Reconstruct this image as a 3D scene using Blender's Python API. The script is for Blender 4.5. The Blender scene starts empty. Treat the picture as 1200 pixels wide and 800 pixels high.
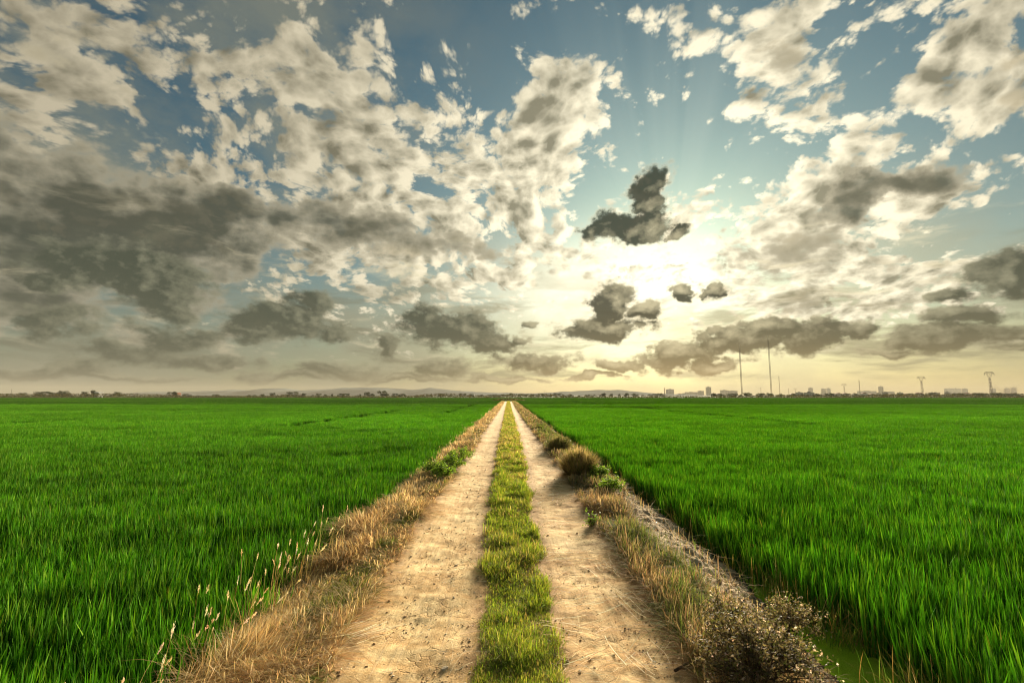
import bpy, math, random
import numpy as np
from mathutils import Vector, Matrix

random.seed(7)
RNG = np.random.default_rng(11)
C = bpy.context.scene.collection
scene = bpy.context.scene
R = math.radians

# ------------------------------------------------------------------ camera
CAM_H = 1.9
PITCH = 6.53
F_PX = 550.0                      # focal length in pixels of the 1200 px wide photograph
cam_data = bpy.data.cameras.new('camera')
cam_data.sensor_width = 36.0
cam_data.lens = 36.0 * F_PX / 1200.0
cam_data.clip_start = 0.05
cam_data.clip_end = 20000.0
cam = bpy.data.objects.new('camera', cam_data)
C.objects.link(cam)
cam.location = (0.0, 0.0, CAM_H)
cam.rotation_euler = (R(90.0 + PITCH), 0.0, 0.0)
scene.camera = cam


def sight(px, py):
    """Unit direction from the camera for a pixel of the 1200x800 photograph."""
    x, y = px - 600.0, 400.0 - py
    cp, sp = math.cos(R(PITCH)), math.sin(R(PITCH))
    d = Vector((x, F_PX * cp - y * sp, F_PX * sp + y * cp))
    return d.normalized()


def at_depth(px, py, Y):
    d = sight(px, py)
    k = Y / d.y
    return Vector((d.x * k, Y, CAM_H + d.z * k))


def on_level(px, py, z=0.0):
    d = sight(px, py)
    k = (z - CAM_H) / d.z
    return Vector((d.x * k, d.y * k, z))


SUN_DIR = sight(782, 342)
SUN_EL = math.asin(SUN_DIR.z)
SUN_AZ = math.atan2(SUN_DIR.x, SUN_DIR.y)      # clockwise from +Y
EXPOSURE = 1.7
HAZE = 1.2e-4


def tag(o, label=None, cat=None, group=None, kind=None):
    if label:
        o['label'] = label
    if cat:
        o['category'] = cat
    if group:
        o['group'] = group
    if kind:
        o['kind'] = kind
    return o


# ------------------------------------------------------------- node helper
class V:
    """A node socket with arithmetic: every operator adds one Math node."""
    def __init__(self, g, s):
        self.g, self.s = g, s

    def _m(self, op, *a, clamp=False):
        return self.g.math(op, self, *a, clamp=clamp)

    def __add__(self, o): return self._m('ADD', o)
    def __radd__(self, o): return self._m('ADD', o)
    def __sub__(self, o): return self._m('SUBTRACT', o)
    def __rsub__(self, o): return self.g.math('SUBTRACT', o, self)
    def __mul__(self, o): return self._m('MULTIPLY', o)
    def __rmul__(self, o): return self._m('MULTIPLY', o)
    def __truediv__(self, o): return self._m('DIVIDE', o)
    def __rtruediv__(self, o): return self.g.math('DIVIDE', o, self)
    def clamp(self): return self._m('ADD', 0.0, clamp=True)
    def max(self, o): return self._m('MAXIMUM', o)
    def min(self, o): return self._m('MINIMUM', o)
    def smax(self, o, k): return self.g.math('SMOOTH_MAX', self, o, k)
    def pow(self, o): return self._m('POWER', o)


class G:
    def __init__(self, tree):
        self.t = tree
        self.n = tree.nodes
        self.l = tree.links

    def put(self, sock, v):
        if isinstance(v, V):
            self.l.new(v.s, sock)
        elif v is not None:
            if isinstance(v, (tuple, list)) and len(v) == 3 and sock.type == 'RGBA':
                v = (*v, 1.0)
            sock.default_value = v

    def node(self, kind, **kw):
        nd = self.n.new(kind)
        for k, v in kw.items():
            setattr(nd, k, v)
        return nd

    def math(self, op, *a, clamp=False):
        nd = self.node('ShaderNodeMath', operation=op, use_clamp=clamp)
        for i, v in enumerate(a):
            self.put(nd.inputs[i], v)
        return V(self, nd.outputs[0])

    def vmath(self, op, *a, out=0):
        nd = self.node('ShaderNodeVectorMath', operation=op)
        for i, v in enumerate(a):
            self.put(nd.inputs[i], v)
        return V(self, nd.outputs[out])

    def sep(self, v):
        nd = self.node('ShaderNodeSeparateXYZ')
        self.put(nd.inputs[0], v)
        return [V(self, o) for o in nd.outputs]

    def comb(self, x, y, z=0.0):
        nd = self.node('ShaderNodeCombineXYZ')
        for i, v in enumerate((x, y, z)):
            self.put(nd.inputs[i], v)
        return V(self, nd.outputs[0])

    def noise(self, vec, scale, detail=6.0, rough=0.55, lac=2.0, dist=0.0, color=False, kind='FBM'):
        nd = self.node('ShaderNodeTexNoise')
        nd.noise_dimensions = '3D'
        try:
            nd.noise_type = kind
        except Exception:
            pass
        self.put(nd.inputs['Vector'], vec)
        for k, v in (('Scale', scale), ('Detail', detail), ('Roughness', rough), ('Lacunarity', lac), ('Distortion', dist)):
            self.put(nd.inputs[k], v)
        return V(self, nd.outputs[1 if color else 0])

    def voronoi(self, vec, scale, detail=0.0, rough=0.5, feature='F1', rand=1.0):
        nd = self.node('ShaderNodeTexVoronoi', feature=feature)
        self.put(nd.inputs['Vector'], vec)
        self.put(nd.inputs['Scale'], scale)
        self.put(nd.inputs['Detail'], detail)
        self.put(nd.inputs['Roughness'], rough)
        self.put(nd.inputs['Randomness'], rand)
        return V(self, nd.outputs['Distance'])

    def step(self, v, a, b, c=0.0, d=1.0, smooth=True):
        nd = self.node('ShaderNodeMapRange', interpolation_type='SMOOTHSTEP' if smooth else 'LINEAR', clamp=True)
        for i, x in enumerate((v, a, b, c, d)):
            self.put(nd.inputs[i], x)
        return V(self, nd.outputs[0])

    def mix(self, f, a, b, blend='MIX'):
        nd = self.node('ShaderNodeMix', data_type='RGBA', blend_type=blend)
        nd.clamp_factor = True
        self.put(nd.inputs[0], f)
        self.put(nd.inputs[6], a)
        self.put(nd.inputs[7], b)
        return V(self, nd.outputs[2])

    def ramp(self, f, stops, interp='LINEAR'):
        nd = self.node('ShaderNodeValToRGB')
        cr = nd.color_ramp
        cr.interpolation = interp
        while len(cr.elements) < len(stops):
            cr.elements.new(0.5)
        for e, (p, c) in zip(cr.elements, stops):
            e.position = p
            e.color = (*c, 1.0) if len(c) == 3 else c
        self.put(nd.inputs[0], f)
        return V(self, nd.outputs[0])

    def attr(self, name, out='Fac'):
        nd = self.node('ShaderNodeAttribute', attribute_name=name)
        return V(self, nd.outputs[out])
# -------------------------------------------------------------- world: sky
world = bpy.data.worlds.new('World')
scene.world = world
world.use_nodes = True


def build_sky():
    t = world.node_tree
    t.nodes.clear()
    g = G(t)
    tc = g.node('ShaderNodeTexCoord')
    D = V(g, tc.outputs['Generated'])
    dx, dy, dz = g.sep(D)
    az = g.math('ARCTAN2', dx, dy)
    el = g.math('ARCSINE', dz)
    elp = el.max(0.0)
    S = 0.1                                   # background strength
    K = 1.0 / (S * 2.0 ** EXPOSURE)           # cloud radiance -> value fed to the background

    def ang(px, py):
        d = sight(px, py)
        return math.atan2(d.x, d.y), math.asin(d.z)

    def box(px, py, rx, ry):
        a0, e0 = ang(px, py)
        ra = 0.5 * abs(ang(px + rx, py)[0] - ang(px - rx, py)[0])
        re = 0.5 * abs(ang(px, py - ry)[1] - ang(px, py + ry)[1])
        return a0, e0, ra, re

    AE = g.comb(az, el)

    def ell(vec, px, py, rx, ry):
        """Distance from an elliptical cloud centre, 1 on its rim."""
        a0, e0, ra, re = box(px, py, rx, ry)
        d = g.vmath('SUBTRACT', vec, (a0, e0, 0.0))
        d = g.vmath('MULTIPLY', d, (1.0 / ra, 1.0 / re, 0.0))
        return g.vmath('LENGTH', d, out=1)

    def field(vec, spots):
        """Sum of soft bumps (px, py, rx, ry, amount)."""
        tot = None
        for (px, py, rx, ry, k) in spots:
            q = ell(vec, px, py, rx, ry)
            b = g.step(q, 0.0, 1.0, k, 0.0)
            tot = b if tot is None else tot + b
        return tot

    SA0, SE0 = ang(728, 346)
    # angle from the sun
    sd = g.vmath('DOT_PRODUCT', D, tuple(SUN_DIR), out=1)
    sang = g.math('ARCCOSINE', sd.min(0.99999).max(-1.0))

    def near_sun(w):
        q = sang / w
        return g.math('EXPONENT', 0.0 - q * q)

    # --- clear sky: Nishita
    sk = g.node('ShaderNodeTexSky')
    sk.sky_type = 'NISHITA'
    sk.sun_disc = False
    sk.sun_elevation = SUN_EL
    sk.sun_rotation = SUN_AZ
    sk.altitude = 0.0
    sk.air_density = 1.0
    sk.dust_density = 1.2
    sk.ozone_density = 1.6
    base = V(g, sk.outputs[0])
    base = g.vmath('MULTIPLY', base, SKY_TINT)

    # --- thin veil that warms and brightens toward the sun and the horizon
    hz = g.math('EXPONENT', 0.0 - elp / R(8.5))
    side = g.step(az, R(-48), R(25))
    hcol = g.mix(side, (0.25, 0.24, 0.155), (0.72, 0.52, 0.19))
    hcol = g.mix(near_sun(R(20)), hcol, (1.75, 1.12, 0.40))
    base = g.mix(hz * 0.92, base, g.vmath('MULTIPLY', hcol, (K, K, K)))
    gl = near_sun(R(24)) * 0.24
    base = g.mix(gl, base, (0.84 * K, 0.90 * K, 0.84 * K))
    gq = g.vmath('MULTIPLY', g.vmath('SUBTRACT', AE, (SA0, SE0, 0.0)), (1.0 / R(13.0), 1.0 / R(5.6), 0.0))
    gq = g.vmath('LENGTH', gq, out=1)
    gl2 = g.math('EXPONENT', 0.0 - gq * gq) * 0.97
    base = g.mix(gl2, base, (1.7 * K, 1.6 * K, 1.25 * K))

    # light shafts fanning up from the hidden sun
    sa, se = math.atan2(SUN_DIR.x, SUN_DIR.y), SUN_EL
    ra_ = az - sa
    re_ = el - (se + R(1))
    phi = g.math('ARCTAN2', ra_, re_)
    sh = g.noise(g.comb(phi * 5.0, 3.3, 0.0), 1.0, 3.0, 0.6)
    sh = g.step(sh, 0.36, 0.70) * g.step(re_, R(3), R(12)) * g.step(re_, R(40), R(12)) * g.step(g.math('ABSOLUTE', phi - 0.05), 0.9, 0.1)

    # thin veil that dulls the blue on the left and low down
    nv = g.noise(g.vmath('MULTIPLY', AE, (1.0, 1.7, 1.0)), 3.2, 7.0, 0.6)
    vl = g.step(nv, 0.36, 0.66) * (g.step(az, R(5), R(-30)) * 0.55 + g.step(el, R(26), R(6)) * 0.65).min(0.8)
    vcol = g.mix(near_sun(R(24)), (0.27, 0.265, 0.185), (0.90, 0.76, 0.44))
    base = g.mix(vl, base, g.vmath('MULTIPLY', vcol, (K, K, K)))

    # ---- high broken layer, seen as a sheet overhead
    CZ = 0.42
    inv = 1.0 / (dz.max(0.0) + CZ)
    P = g.comb(dx * inv, dy * inv, 0.0)
    # the sheet is combed along the line of sight
    wob = g.noise(P, 2.6, 3.0, 0.5, color=True)
    wob = g.vmath('MULTIPLY', g.vmath('SUBTRACT', wob, (0.5, 0.5, 0.5)), (0.17, 0.17, 0.0))
    Q = g.vmath('ADD', P, wob)

    street = g.noise(g.vmath('MULTIPLY', Q, (5.0, 1.1, 1.0)), 1.0, 3.0, 0.5)
    cov = field(AE, COVER) + (street - 0.5) * 0.30 + 0.030

    def fine(q, det):
        return g.noise(g.vmath('MULTIPLY', q, (1.0, 0.80, 1.0)), 8.2, det, 0.60)

    def puffs(q, det):
        return (0.42 - g.voronoi(q, 20.0, det, 0.6)) * 0.26

    n10, n35 = fine(Q, 10.0), fine(Q, 3.5)
    dA0 = n10 + puffs(Q, 3.0)
    sp = (SUN_DIR.x / (SUN_DIR.z + CZ), SUN_DIR.y / (SUN_DIR.z + CZ), 0.0)
    off = g.vmath('MULTIPLY', g.vmath('NORMALIZE', g.vmath('SUBTRACT', sp, P)), (0.030, 0.030, 0.0))
    Qs = g.vmath('ADD', Q, off)
    side_ = (n35 - fine(Qs, 3.5)) + (puffs(Q, 0.0) - puffs(Qs, 0.0))
    thick = dA0 + cov                                   # > 0.5 is cloud
    aA = g.step(thick, 0.448, 0.580)
    core = g.step(thick, 0.46, 0.92)
    relief = side_ * 3.2 + (n10 - n35) * 1.6
    lit = (relief + 0.79 - core * 0.74).max(0.05).min(1.1)
    ns = near_sun(R(36))
    bright = g.mix(ns, (0.50, 0.44, 0.31), (1.60, 1.45, 1.05))
    dark = g.mix(ns, (0.115, 0.108, 0.070), (0.30, 0.275, 0.18))
    colA = g.mix(lit, dark, bright)
    colA = g.vmath('MULTIPLY', colA, (K, K, K))
    sky = g.mix(aA * 0.96 * g.step(el, R(3.0), R(8.0)), base, colA)
    sky = g.mix(sh * 0.13, sky, (0.80 * K, 0.88 * K, 0.74 * K))

    # ---- broad grey banks
    wB = g.noise(AE, 5.0, 6.0, 0.55, color=True)
    wB = g.vmath('MULTIPLY', g.vmath('SUBTRACT', wB, (0.5, 0.5, 0.5)), (0.50, 0.30, 0.0))
    bB = field(g.vmath('ADD', AE, wB), BANKS)
    nB = g.noise(g.vmath('MULTIPLY', AE, (1.0, 1.9, 1.0)), 6.5, 9.0, 0.60)
    vB = g.voronoi(g.vmath('MULTIPLY', AE, (1.0, 1.6, 1.0)), 16.0, 2.0, 0.6)
    nB = nB + (0.42 - vB) * 0.28
    tB = bB + (nB - 0.5) * 1.5
    aB = g.step(tB, 0.30, 0.60)
    cB = g.mix(g.step(tB, 0.38, 1.05), g.mix(ns, (0.46, 0.41, 0.285), (0.72, 0.63, 0.43)), g.mix(ns, (0.074, 0.081, 0.056), (0.17, 0.165, 0.105)))
    cB = g.mix(g.step(nB, 0.35, 0.7), g.vmath('MULTIPLY', cB, (0.80, 0.82, 0.84)), g.vmath('MULTIPLY', cB, (1.35, 1.31, 1.26)))
    sky = g.mix(aB * 0.93, sky, g.vmath('MULTIPLY', cB, (K, K, K)))

    # ---- thin streaks stacked over the horizon
    wS = g.noise(AE, 4.0, 3.0, 0.5)
    nS = g.noise(g.comb(az * 5.0, el * 34.0 + wS * 2.0, 1.7), 1.0, 7.0, 0.58)
    aS = g.step(nS, 0.47, 0.66) * g.step(el, R(0.8), R(2.5)) * g.step(el, R(17), R(8)) * 0.75
    cS = g.mix(near_sun(R(28)), (0.15, 0.152, 0.102), (0.42, 0.35, 0.19))
    sky = g.mix(aS, sky, g.vmath('MULTIPLY', cS, (K, K, K)))
    nT = g.noise(g.comb(az * 6.0 + 4.0, el * 30.0 + wS * 2.0, 5.1), 1.0, 7.0, 0.6)
    aT = g.step(nT, 0.55, 0.70) * g.step(el, R(2), R(6)) * g.step(el, R(22), R(12)) * 0.6
    cT = g.mix(ns, (0.46, 0.41, 0.27), (1.25, 1.1, 0.72))
    sky = g.mix(aT, sky, g.vmath('MULTIPLY', cT, (K, K, K)))

    # ---- low heaped clouds
    wC = g.noise(g.vmath('MULTIPLY', AE, (1.0, 1.3, 1.0)), 9.0, 5.0, 0.55, color=True)
    wC = g.vmath('MULTIPLY', g.vmath('SUBTRACT', wC, (0.5, 0.5, 0.5)), (0.13, 0.085, 0.0))
    AEw = g.vmath('ADD', AE, wC)

    def heap(vec, vw):
        b = None
        for (px, py, rx, ry, k) in HEAPS:
            q = (1.0 - ell(vw, px, py, rx, ry)) * k
            b = q if b is None else b.smax(q, 0.06)
        v = g.voronoi(g.vmath('MULTIPLY', vec, (1.0, 1.35, 1.0)), 30.0, 3.0, 0.6)
        n = g.noise(g.vmath('MULTIPLY', vec, (1.0, 1.4, 1.0)), 26.0, 8.0, 0.62)
        return b * 1.25 + (0.45 - v) * 0.32 + (n - 0.5) * 0.95

    hC = heap(AE, AEw)
    so = ang(782, 342)
    tow = g.vmath('NORMALIZE', g.vmath('SUBTRACT', (so[0], so[1] + 0.10, 0.0), AE))
    tow = g.vmath('MULTIPLY', tow, (0.016, 0.016, 0.0))
    hC1 = heap(g.vmath('ADD', AE, tow), g.vmath('ADD', AEw, tow))
    hC = hC + 0.20
    hC1 = hC1 + 0.20
    aC = g.step(hC, 0.04, 0.54)
    relC = (hC - hC1) * 1.6
    rim = (g.step(hC, 0.60, 0.14) * 0.50 + relC * 0.8 + 0.06).clamp()
    nsC = near_sun(R(19))
    dk = g.mix(nsC, (0.060, 0.075, 0.052), (0.039, 0.048, 0.032))
    br = g.mix(nsC, (0.30, 0.295, 0.195), (0.62, 0.55, 0.34))
    cC = g.mix(rim, dk, br)
    cC = g.mix(g.step(hC, 0.46, 0.12) * near_sun(R(15)) * 0.9, cC, (1.9, 1.6, 1.05))
    # far heaps sink into the warm air
    sink = g.math('EXPONENT', 0.0 - elp / R(3.0))
    cC = g.mix(sink * 0.5, cC, hcol)
    sky = g.mix(aC * 0.97, sky, g.vmath('MULTIPLY', cC, (K, K, K)))

    # below the horizon: plain far ground colour
    sky = g.mix(g.step(dz, -0.004, -0.02), sky, (0.10 * K, 0.12 * K, 0.05 * K))

    bg = g.node('ShaderNodeBackground')
    g.put(bg.inputs[0], sky)
    bg.inputs[1].default_value = S
    out = g.node('ShaderNodeOutputWorld')
    t.links.new(bg.outputs[0], out.inputs[0])
    world.cycles.sampling_method = 'MANUAL'
    world.cycles.sample_map_resolution = 512


SKY_TINT = (0.104, 0.182, 0.176)

# broken high sheet: where it thickens (+) and opens (-); photo pixels
COVER = [
    (150, 60, 640, 360, 0.17), (330, 190, 330, 200, 0.09), (520, 190, 230, 240, 0.11), (60, 130, 200, 160, 0.06),
    (205, 140, 60, 70, -0.26), (20, 70, 60, 50, -0.20), (575, 30, 90, 80, -0.20), (300, 15, 40, 30, -0.14), (380, 80, 170, 150, 0.10),
    (745, 120, 110, 110, -0.02), (660, 140, 120, 130, 0.10), (760, 50, 140, 70, 0.07), (800, 170, 70, 60, -0.10),
    (1060, 190, 340, 170, 0.20), (900, 70, 190, 120, 0.24), (1150, 40, 170, 150, 0.24), (1030, 120, 80, 50, -0.20),
    (620, 250, 320, 150, 0.19), (930, 300, 240, 130, 0.26), (1120, 270, 170, 45, -0.16), (450, 320, 330, 120, 0.15),
    (740, 330, 180, 80, 0.04), (612, 8, 50, 40, 0.30), (650, 130, 130, 130, 0.20), (1090, 330, 280, 70, 0.16), (960, 380, 260, 60, 0.08),
]
BANKS = [
    (60, 225, 460, 120, 1.0), (130, 310, 380, 100, 1.0), (440, 275, 280, 80, 0.95), (20, 370, 260, 90, 0.55),
    (925, 310, 210, 110, 0.78), (1120, 205, 260, 60, 0.85), (1010, 242, 150, 40, 0.7), (280, 250, 260, 80, 0.6),
    (290, 400, 480, 60, 0.45), (640, 315, 190, 70, 0.5), (100, 80, 320, 170, 0.50), (910, 75, 150, 100, 0.65), (1160, 60, 120, 90, 0.55),
    (700, 420, 500, 30, 0.3), (1050, 330, 200, 40, 0.35),
]
H = 1.55
HEAPS = [
    # the lone dark clouds round the sun
    (740, 262, 70, 26, 1.0), (765, 228, 34, 40, 1.0), (795, 272, 34, 14, 0.8), (700, 268, 30, 16, 0.8),
    (708, 384, 76, 24, 1.0), (716, 352, 32, 34, 1.0), (752, 366, 30, 18, 0.8), (660, 388, 26, 12, 0.7), (800, 346, 24, 18, 1.0), (832, 344, 18, 15, 0.8),
    (612, 397, 18, 11, 0.8), (620, 380, 11, 6, 0.6),
    # middle and left
    (530, 386, 76, 32, 1.0), (578, 404, 40, 26, 0.9), (500, 370, 36, 24, 0.8), (450, 408, 26, 24, 0.7),
    (330, 374, 74, 32, 1.0), (370, 352, 30, 22, 0.9), (395, 385, 34, 18, 0.8), (300, 388, 60, 18, 0.8),
    (150, 320, 140, 44, 1.0), (200, 352, 60, 30, 0.9), (70, 330, 60, 22, 0.7), (210, 395, 80, 30, 0.7), (70, 385, 100, 28, 0.6),
    # right
    (870, 400, 76, 30, 0.95), (940, 396, 70, 28, 0.95), (900, 380, 46, 26, 0.9), (800, 418, 80, 24, 0.8), (970, 378, 26, 18, 0.7),
    (1120, 366, 70, 14, 0.95), (1100, 390, 100, 22, 0.9), (1175, 322, 66, 30, 1.0), (1100, 346, 36, 12, 0.8), (1180, 385, 36, 12, 0.8),
    (1000, 384, 46, 18, 0.7),
    # rows low over the horizon
    (630, 425, 76, 14, 0.7), (520, 430, 60, 14, 0.7), (400, 432, 80, 14, 0.7), (300, 436, 32, 11, 0.8), (720, 428, 60, 12, 0.7), (160, 418, 140, 18, 0.6),
    (1060, 408, 80, 11, 0.7), (60, 434, 130, 11, 0.8), (250, 424, 90, 13, 0.8), (350, 441, 70, 8, 0.8), (480, 442, 80, 7, 0.8), (590, 443, 70, 6, 0.8), (150, 442, 120, 7, 0.8), (690, 441, 60, 6, 0.7), (1180, 402, 36, 8, 0.7), (840, 428, 70, 12, 0.7),
]
build_sky()
# ------------------------------------------------------------ numeric noise
def _hash(ix, iy, seed):
    n = (ix.astype(np.int64) * 374761393 + iy.astype(np.int64) * 668265263 + seed * 1442695041) & 0xFFFFFFFF
    n = ((n ^ (n >> 13)) * 1274126177) & 0xFFFFFFFF
    n = n ^ (n >> 16)
    return (n & 0xFFFFFF) / float(0xFFFFFF)


def vnoise(x, y, seed=0):
    x = np.asarray(x, float); y = np.asarray(y, float)
    ix, iy = np.floor(x), np.floor(y)
    fx, fy = x - ix, y - iy
    fx = fx * fx * (3 - 2 * fx); fy = fy * fy * (3 - 2 * fy)
    a = _hash(ix, iy, seed); b = _hash(ix + 1, iy, seed)
    c = _hash(ix, iy + 1, seed); d = _hash(ix + 1, iy + 1, seed)
    return (a * (1 - fx) + b * fx) * (1 - fy) + (c * (1 - fx) + d * fx) * fy


def fbm(x, y, seed=0, octv=4, gain=0.5):
    s, a, t = 0.0, 1.0, 0.0
    x = np.asarray(x, float); y = np.asarray(y, float)
    for k in range(octv):
        r = 0.55 + 0.9 * k                      # turn each octave so no lattice shows
        u, w = x * math.cos(r) - y * math.sin(r), x * math.sin(r) + y * math.cos(r)
        s = s + a * vnoise(u * 2 ** k, w * 2 ** k, seed + 17 * k)
        t += a
        a *= gain
    return s / t


def smooth(a, b, x):
    t = np.clip((x - a) / (b - a), 0, 1)
    return t * t * (3 - 2 * t)


# ------------------------------------------------------------- mesh helpers
def mesh_np(name, verts, faces_list, mat=None, parent=None, attrs=None, smooth_shade=False, data_only=False):
    """faces_list: list of (n, k) int arrays.  attrs: {name: (N,) floats or (N,3) colours}."""
    me = bpy.data.meshes.new(name)
    verts = np.ascontiguousarray(verts, dtype=np.float32)
    me.vertices.add(len(verts))
    me.vertices.foreach_set('co', verts.ravel())
    faces_list = [np.asarray(f, dtype=np.int32) for f in faces_list if len(f)]
    nl = sum(f.size for f in faces_list)
    npoly = sum(len(f) for f in faces_list)
    if npoly:
        me.loops.add(nl)
        me.loops.foreach_set('vertex_index', np.concatenate([f.ravel() for f in faces_list]))
        tot = np.concatenate([np.full(len(f), f.shape[1], dtype=np.int32) for f in faces_list])
        start = np.concatenate([[0], np.cumsum(tot)[:-1]]).astype(np.int32)
        me.polygons.add(npoly)
        me.polygons.foreach_set('loop_start', start)
        me.polygons.foreach_set('loop_total', tot)
        if smooth_shade:
            me.polygons.foreach_set('use_smooth', np.ones(npoly, dtype=bool))
    for k, a in (attrs or {}).items():
        a = np.asarray(a)
        if a.ndim == 2:
            at = me.attributes.new(k, 'FLOAT_COLOR', 'POINT')
            c4 = np.ones((len(a), 4), dtype=np.float32)
            c4[:, :3] = a
            at.data.foreach_set('color', c4.ravel())
        elif a.dtype.kind == 'i':
            at = me.attributes.new(k, 'INT', 'POINT')
            at.data.foreach_set('value', a.astype(np.int32))
        else:
            at = me.attributes.new(k, 'FLOAT', 'POINT')
            at.data.foreach_set('value', a.astype(np.float32))
    me.update(calc_edges=True)
    if mat:
        me.materials.append(mat)
    if data_only:
        return me
    o = bpy.data.objects.new(name, me)
    C.objects.link(o)
    if parent is not None:
        o.parent = parent
    return o


def grid_faces(nx, ny):
    i = np.arange(nx - 1)[None, :] + (np.arange(ny - 1) * nx)[:, None]
    i = i.ravel()
    return np.stack([i, i + 1, i + 1 + nx, i + nx], 1)


# ---------------------------------------------------------------- materials
def new_mat(name):
    m = bpy.data.materials.new(name)
    m.use_nodes = True
    m.node_tree.nodes.clear()
    g = G(m.node_tree)
    out = g.node('ShaderNodeOutputMaterial')
    return m, g, out


def principled(g, out, col, rough=0.8, spec=0.3, bump=None, bstr=0.5, bdist=0.02, metallic=0.0):
    b = g.node('ShaderNodeBsdfPrincipled')
    g.put(b.inputs['Base Color'], col)
    g.put(b.inputs['Roughness'], rough)
    g.put(b.inputs['Specular IOR Level'], spec)
    g.put(b.inputs['Metallic'], metallic)
    if bump is not None:
        bn = g.node('ShaderNodeBump')
        bn.inputs['Strength'].default_value = bstr
        bn.inputs['Distance'].default_value = bdist
        g.put(bn.inputs['Height'], bump)
        g.t.links.new(bn.outputs[0], b.inputs['Normal'])
    g.t.links.new(b.outputs[0], out.inputs[0])
    return b


def plain(name, col, rough=0.8, spec=0.3, vary=0.25, scale=3.0, metallic=0.0):
    m, g, out = new_mat(name)
    tc = g.node('ShaderNodeTexCoord')
    n = g.noise(V(g, tc.outputs['Object']), scale, 5, 0.6)
    c0 = tuple(c * (1 - vary) for c in col)
    c1 = tuple(min(1, c * (1 + vary)) for c in col)
    principled(g, out, g.mix(g.step(n, 0.3, 0.7), c0, c1), rough, spec, metallic=metallic)
    return m


def blade_material(name, trans=0.42, warm=(1.25, 1.2, 0.55), rough=0.55, spec=0.25, toned=False):
    """Leaf-like ribbons: colour per blade, light shows through them."""
    m, g, out = new_mat(name)
    col = g.attr('col', 'Color')
    tn = g.node('ShaderNodeAttribute', attribute_name='tone', attribute_type='INSTANCER')
    oi = g.node('ShaderNodeObjectInfo')
    rnd = V(g, oi.outputs['Random'])
    col = g.vmath('MULTIPLY', col, g.comb(rnd * 0.24 + 0.88, rnd * 0.2 + 0.9, rnd * 0.2 + 0.9))
    if toned:
        col = g.vmath('MULTIPLY', col, g.comb(V(g, tn.outputs['Fac']), V(g, tn.outputs['Fac']), V(g, tn.outputs['Fac'])))
    b = g.node('ShaderNodeBsdfPrincipled')
    g.put(b.inputs['Base Color'], col)
    b.inputs['Roughness'].default_value = rough
    b.inputs['Specular IOR Level'].default_value = spec
    tr = g.node('ShaderNodeBsdfTranslucent')
    g.put(tr.inputs[0], g.vmath('MULTIPLY', col, warm))
    mx = g.node('ShaderNodeMixShader')
    mx.inputs[0].default_value = trans
    g.t.links.new(b.outputs[0], mx.inputs[1])
    g.t.links.new(tr.outputs[0], mx.inputs[2])
    g.t.links.new(mx.outputs[0], out.inputs[0])
    return m


MAT_BLADE = blade_material('grass_blade', trans=.45, rough=.75, spec=.06)
MAT_DRY = blade_material('dry_blade', trans=0.45, warm=(1.1, 1.0, 0.8), rough=0.8, spec=0.04)
MAT_RICE = blade_material('rice_blade', trans=0.19, warm=(1.05, 1.25, 0.45), rough=0.8, spec=0.03, toned=True)

# ------------------------------------------------------------ the land form
_TY = np.array([0.0, 3.1, 4.4, 7.6, 12, 18, 28, 61, 160])
_LO = np.array([-1.20, -1.22, -1.30, -1.40, -1.34, -1.28, -1.28, -1.22, -1.2])
_ML = np.array([-.20, -.21, -.22, -.27, -.34, -.38, -.36, -.42, -.42])
_MR = np.array([.34, .35, .35, .40, .46, .50, .50, .42, .42])
_RO = np.array([1.26, 1.28, 1.30, 1.32, 1.35, 1.34, 1.24, 1.10, 1.1])
TRACK_END = 150.0
WATER_Z = -0.36


def centre(Y):
    return -0.0075 * np.asarray(Y, float)


def lane(Y, tab):
    return np.interp(Y, _TY, tab)


def land(X, Y):
    """Height of the ground: rutted causeway between two sunken paddies."""
    X = np.asarray(X, float); Y = np.asarray(Y, float)
    x = X - centre(Y)
    w = 0.14 * (fbm(Y * 0.9, x * 0.0 + 3.0, 5) - 0.5) * 2
    xs = x + w * smooth(1.0, 2.0, np.abs(x))
    # further on, the right bank reaches out to the rice
    xs = np.where(xs > 1.9, 1.9 + (xs - 1.9) / (1 + 0.55 * smooth(4.2, 7.0, Y)), xs)
    z = np.interp(xs, [-3.1, -2.55, -1.95, -1.5, -1.2, -.8, -.3, .07, .4, 0.88, 1.3, 1.75, 2.12, 2.62, 2.85],
                  [-.46, -.34, -.03, .02, .0, -.022, .0, .015, .0, -.022, .0, .03, -.01, -.37, -.46])
    b = smooth(0, 1, (3.2 - np.abs(x)) / 1.0)
    z = z + b * (fbm(X * 1.3, Y * 1.3, 9) - 0.5) * 0.07
    # crumbling slope on the right
    sl = smooth(1.85, 2.1, xs) * smooth(2.75, 2.45, xs)
    z = z + sl * ((fbm(X * 4.5, Y * 4.5, 12, 4, .6) - 0.5) * 0.16)
    # the causeway ends in a cross bund
    z = np.where(Y > TRACK_END + 2, np.where(np.abs(x) < 3.2, np.minimum(z, -0.25), z), z)
    return z


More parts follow.
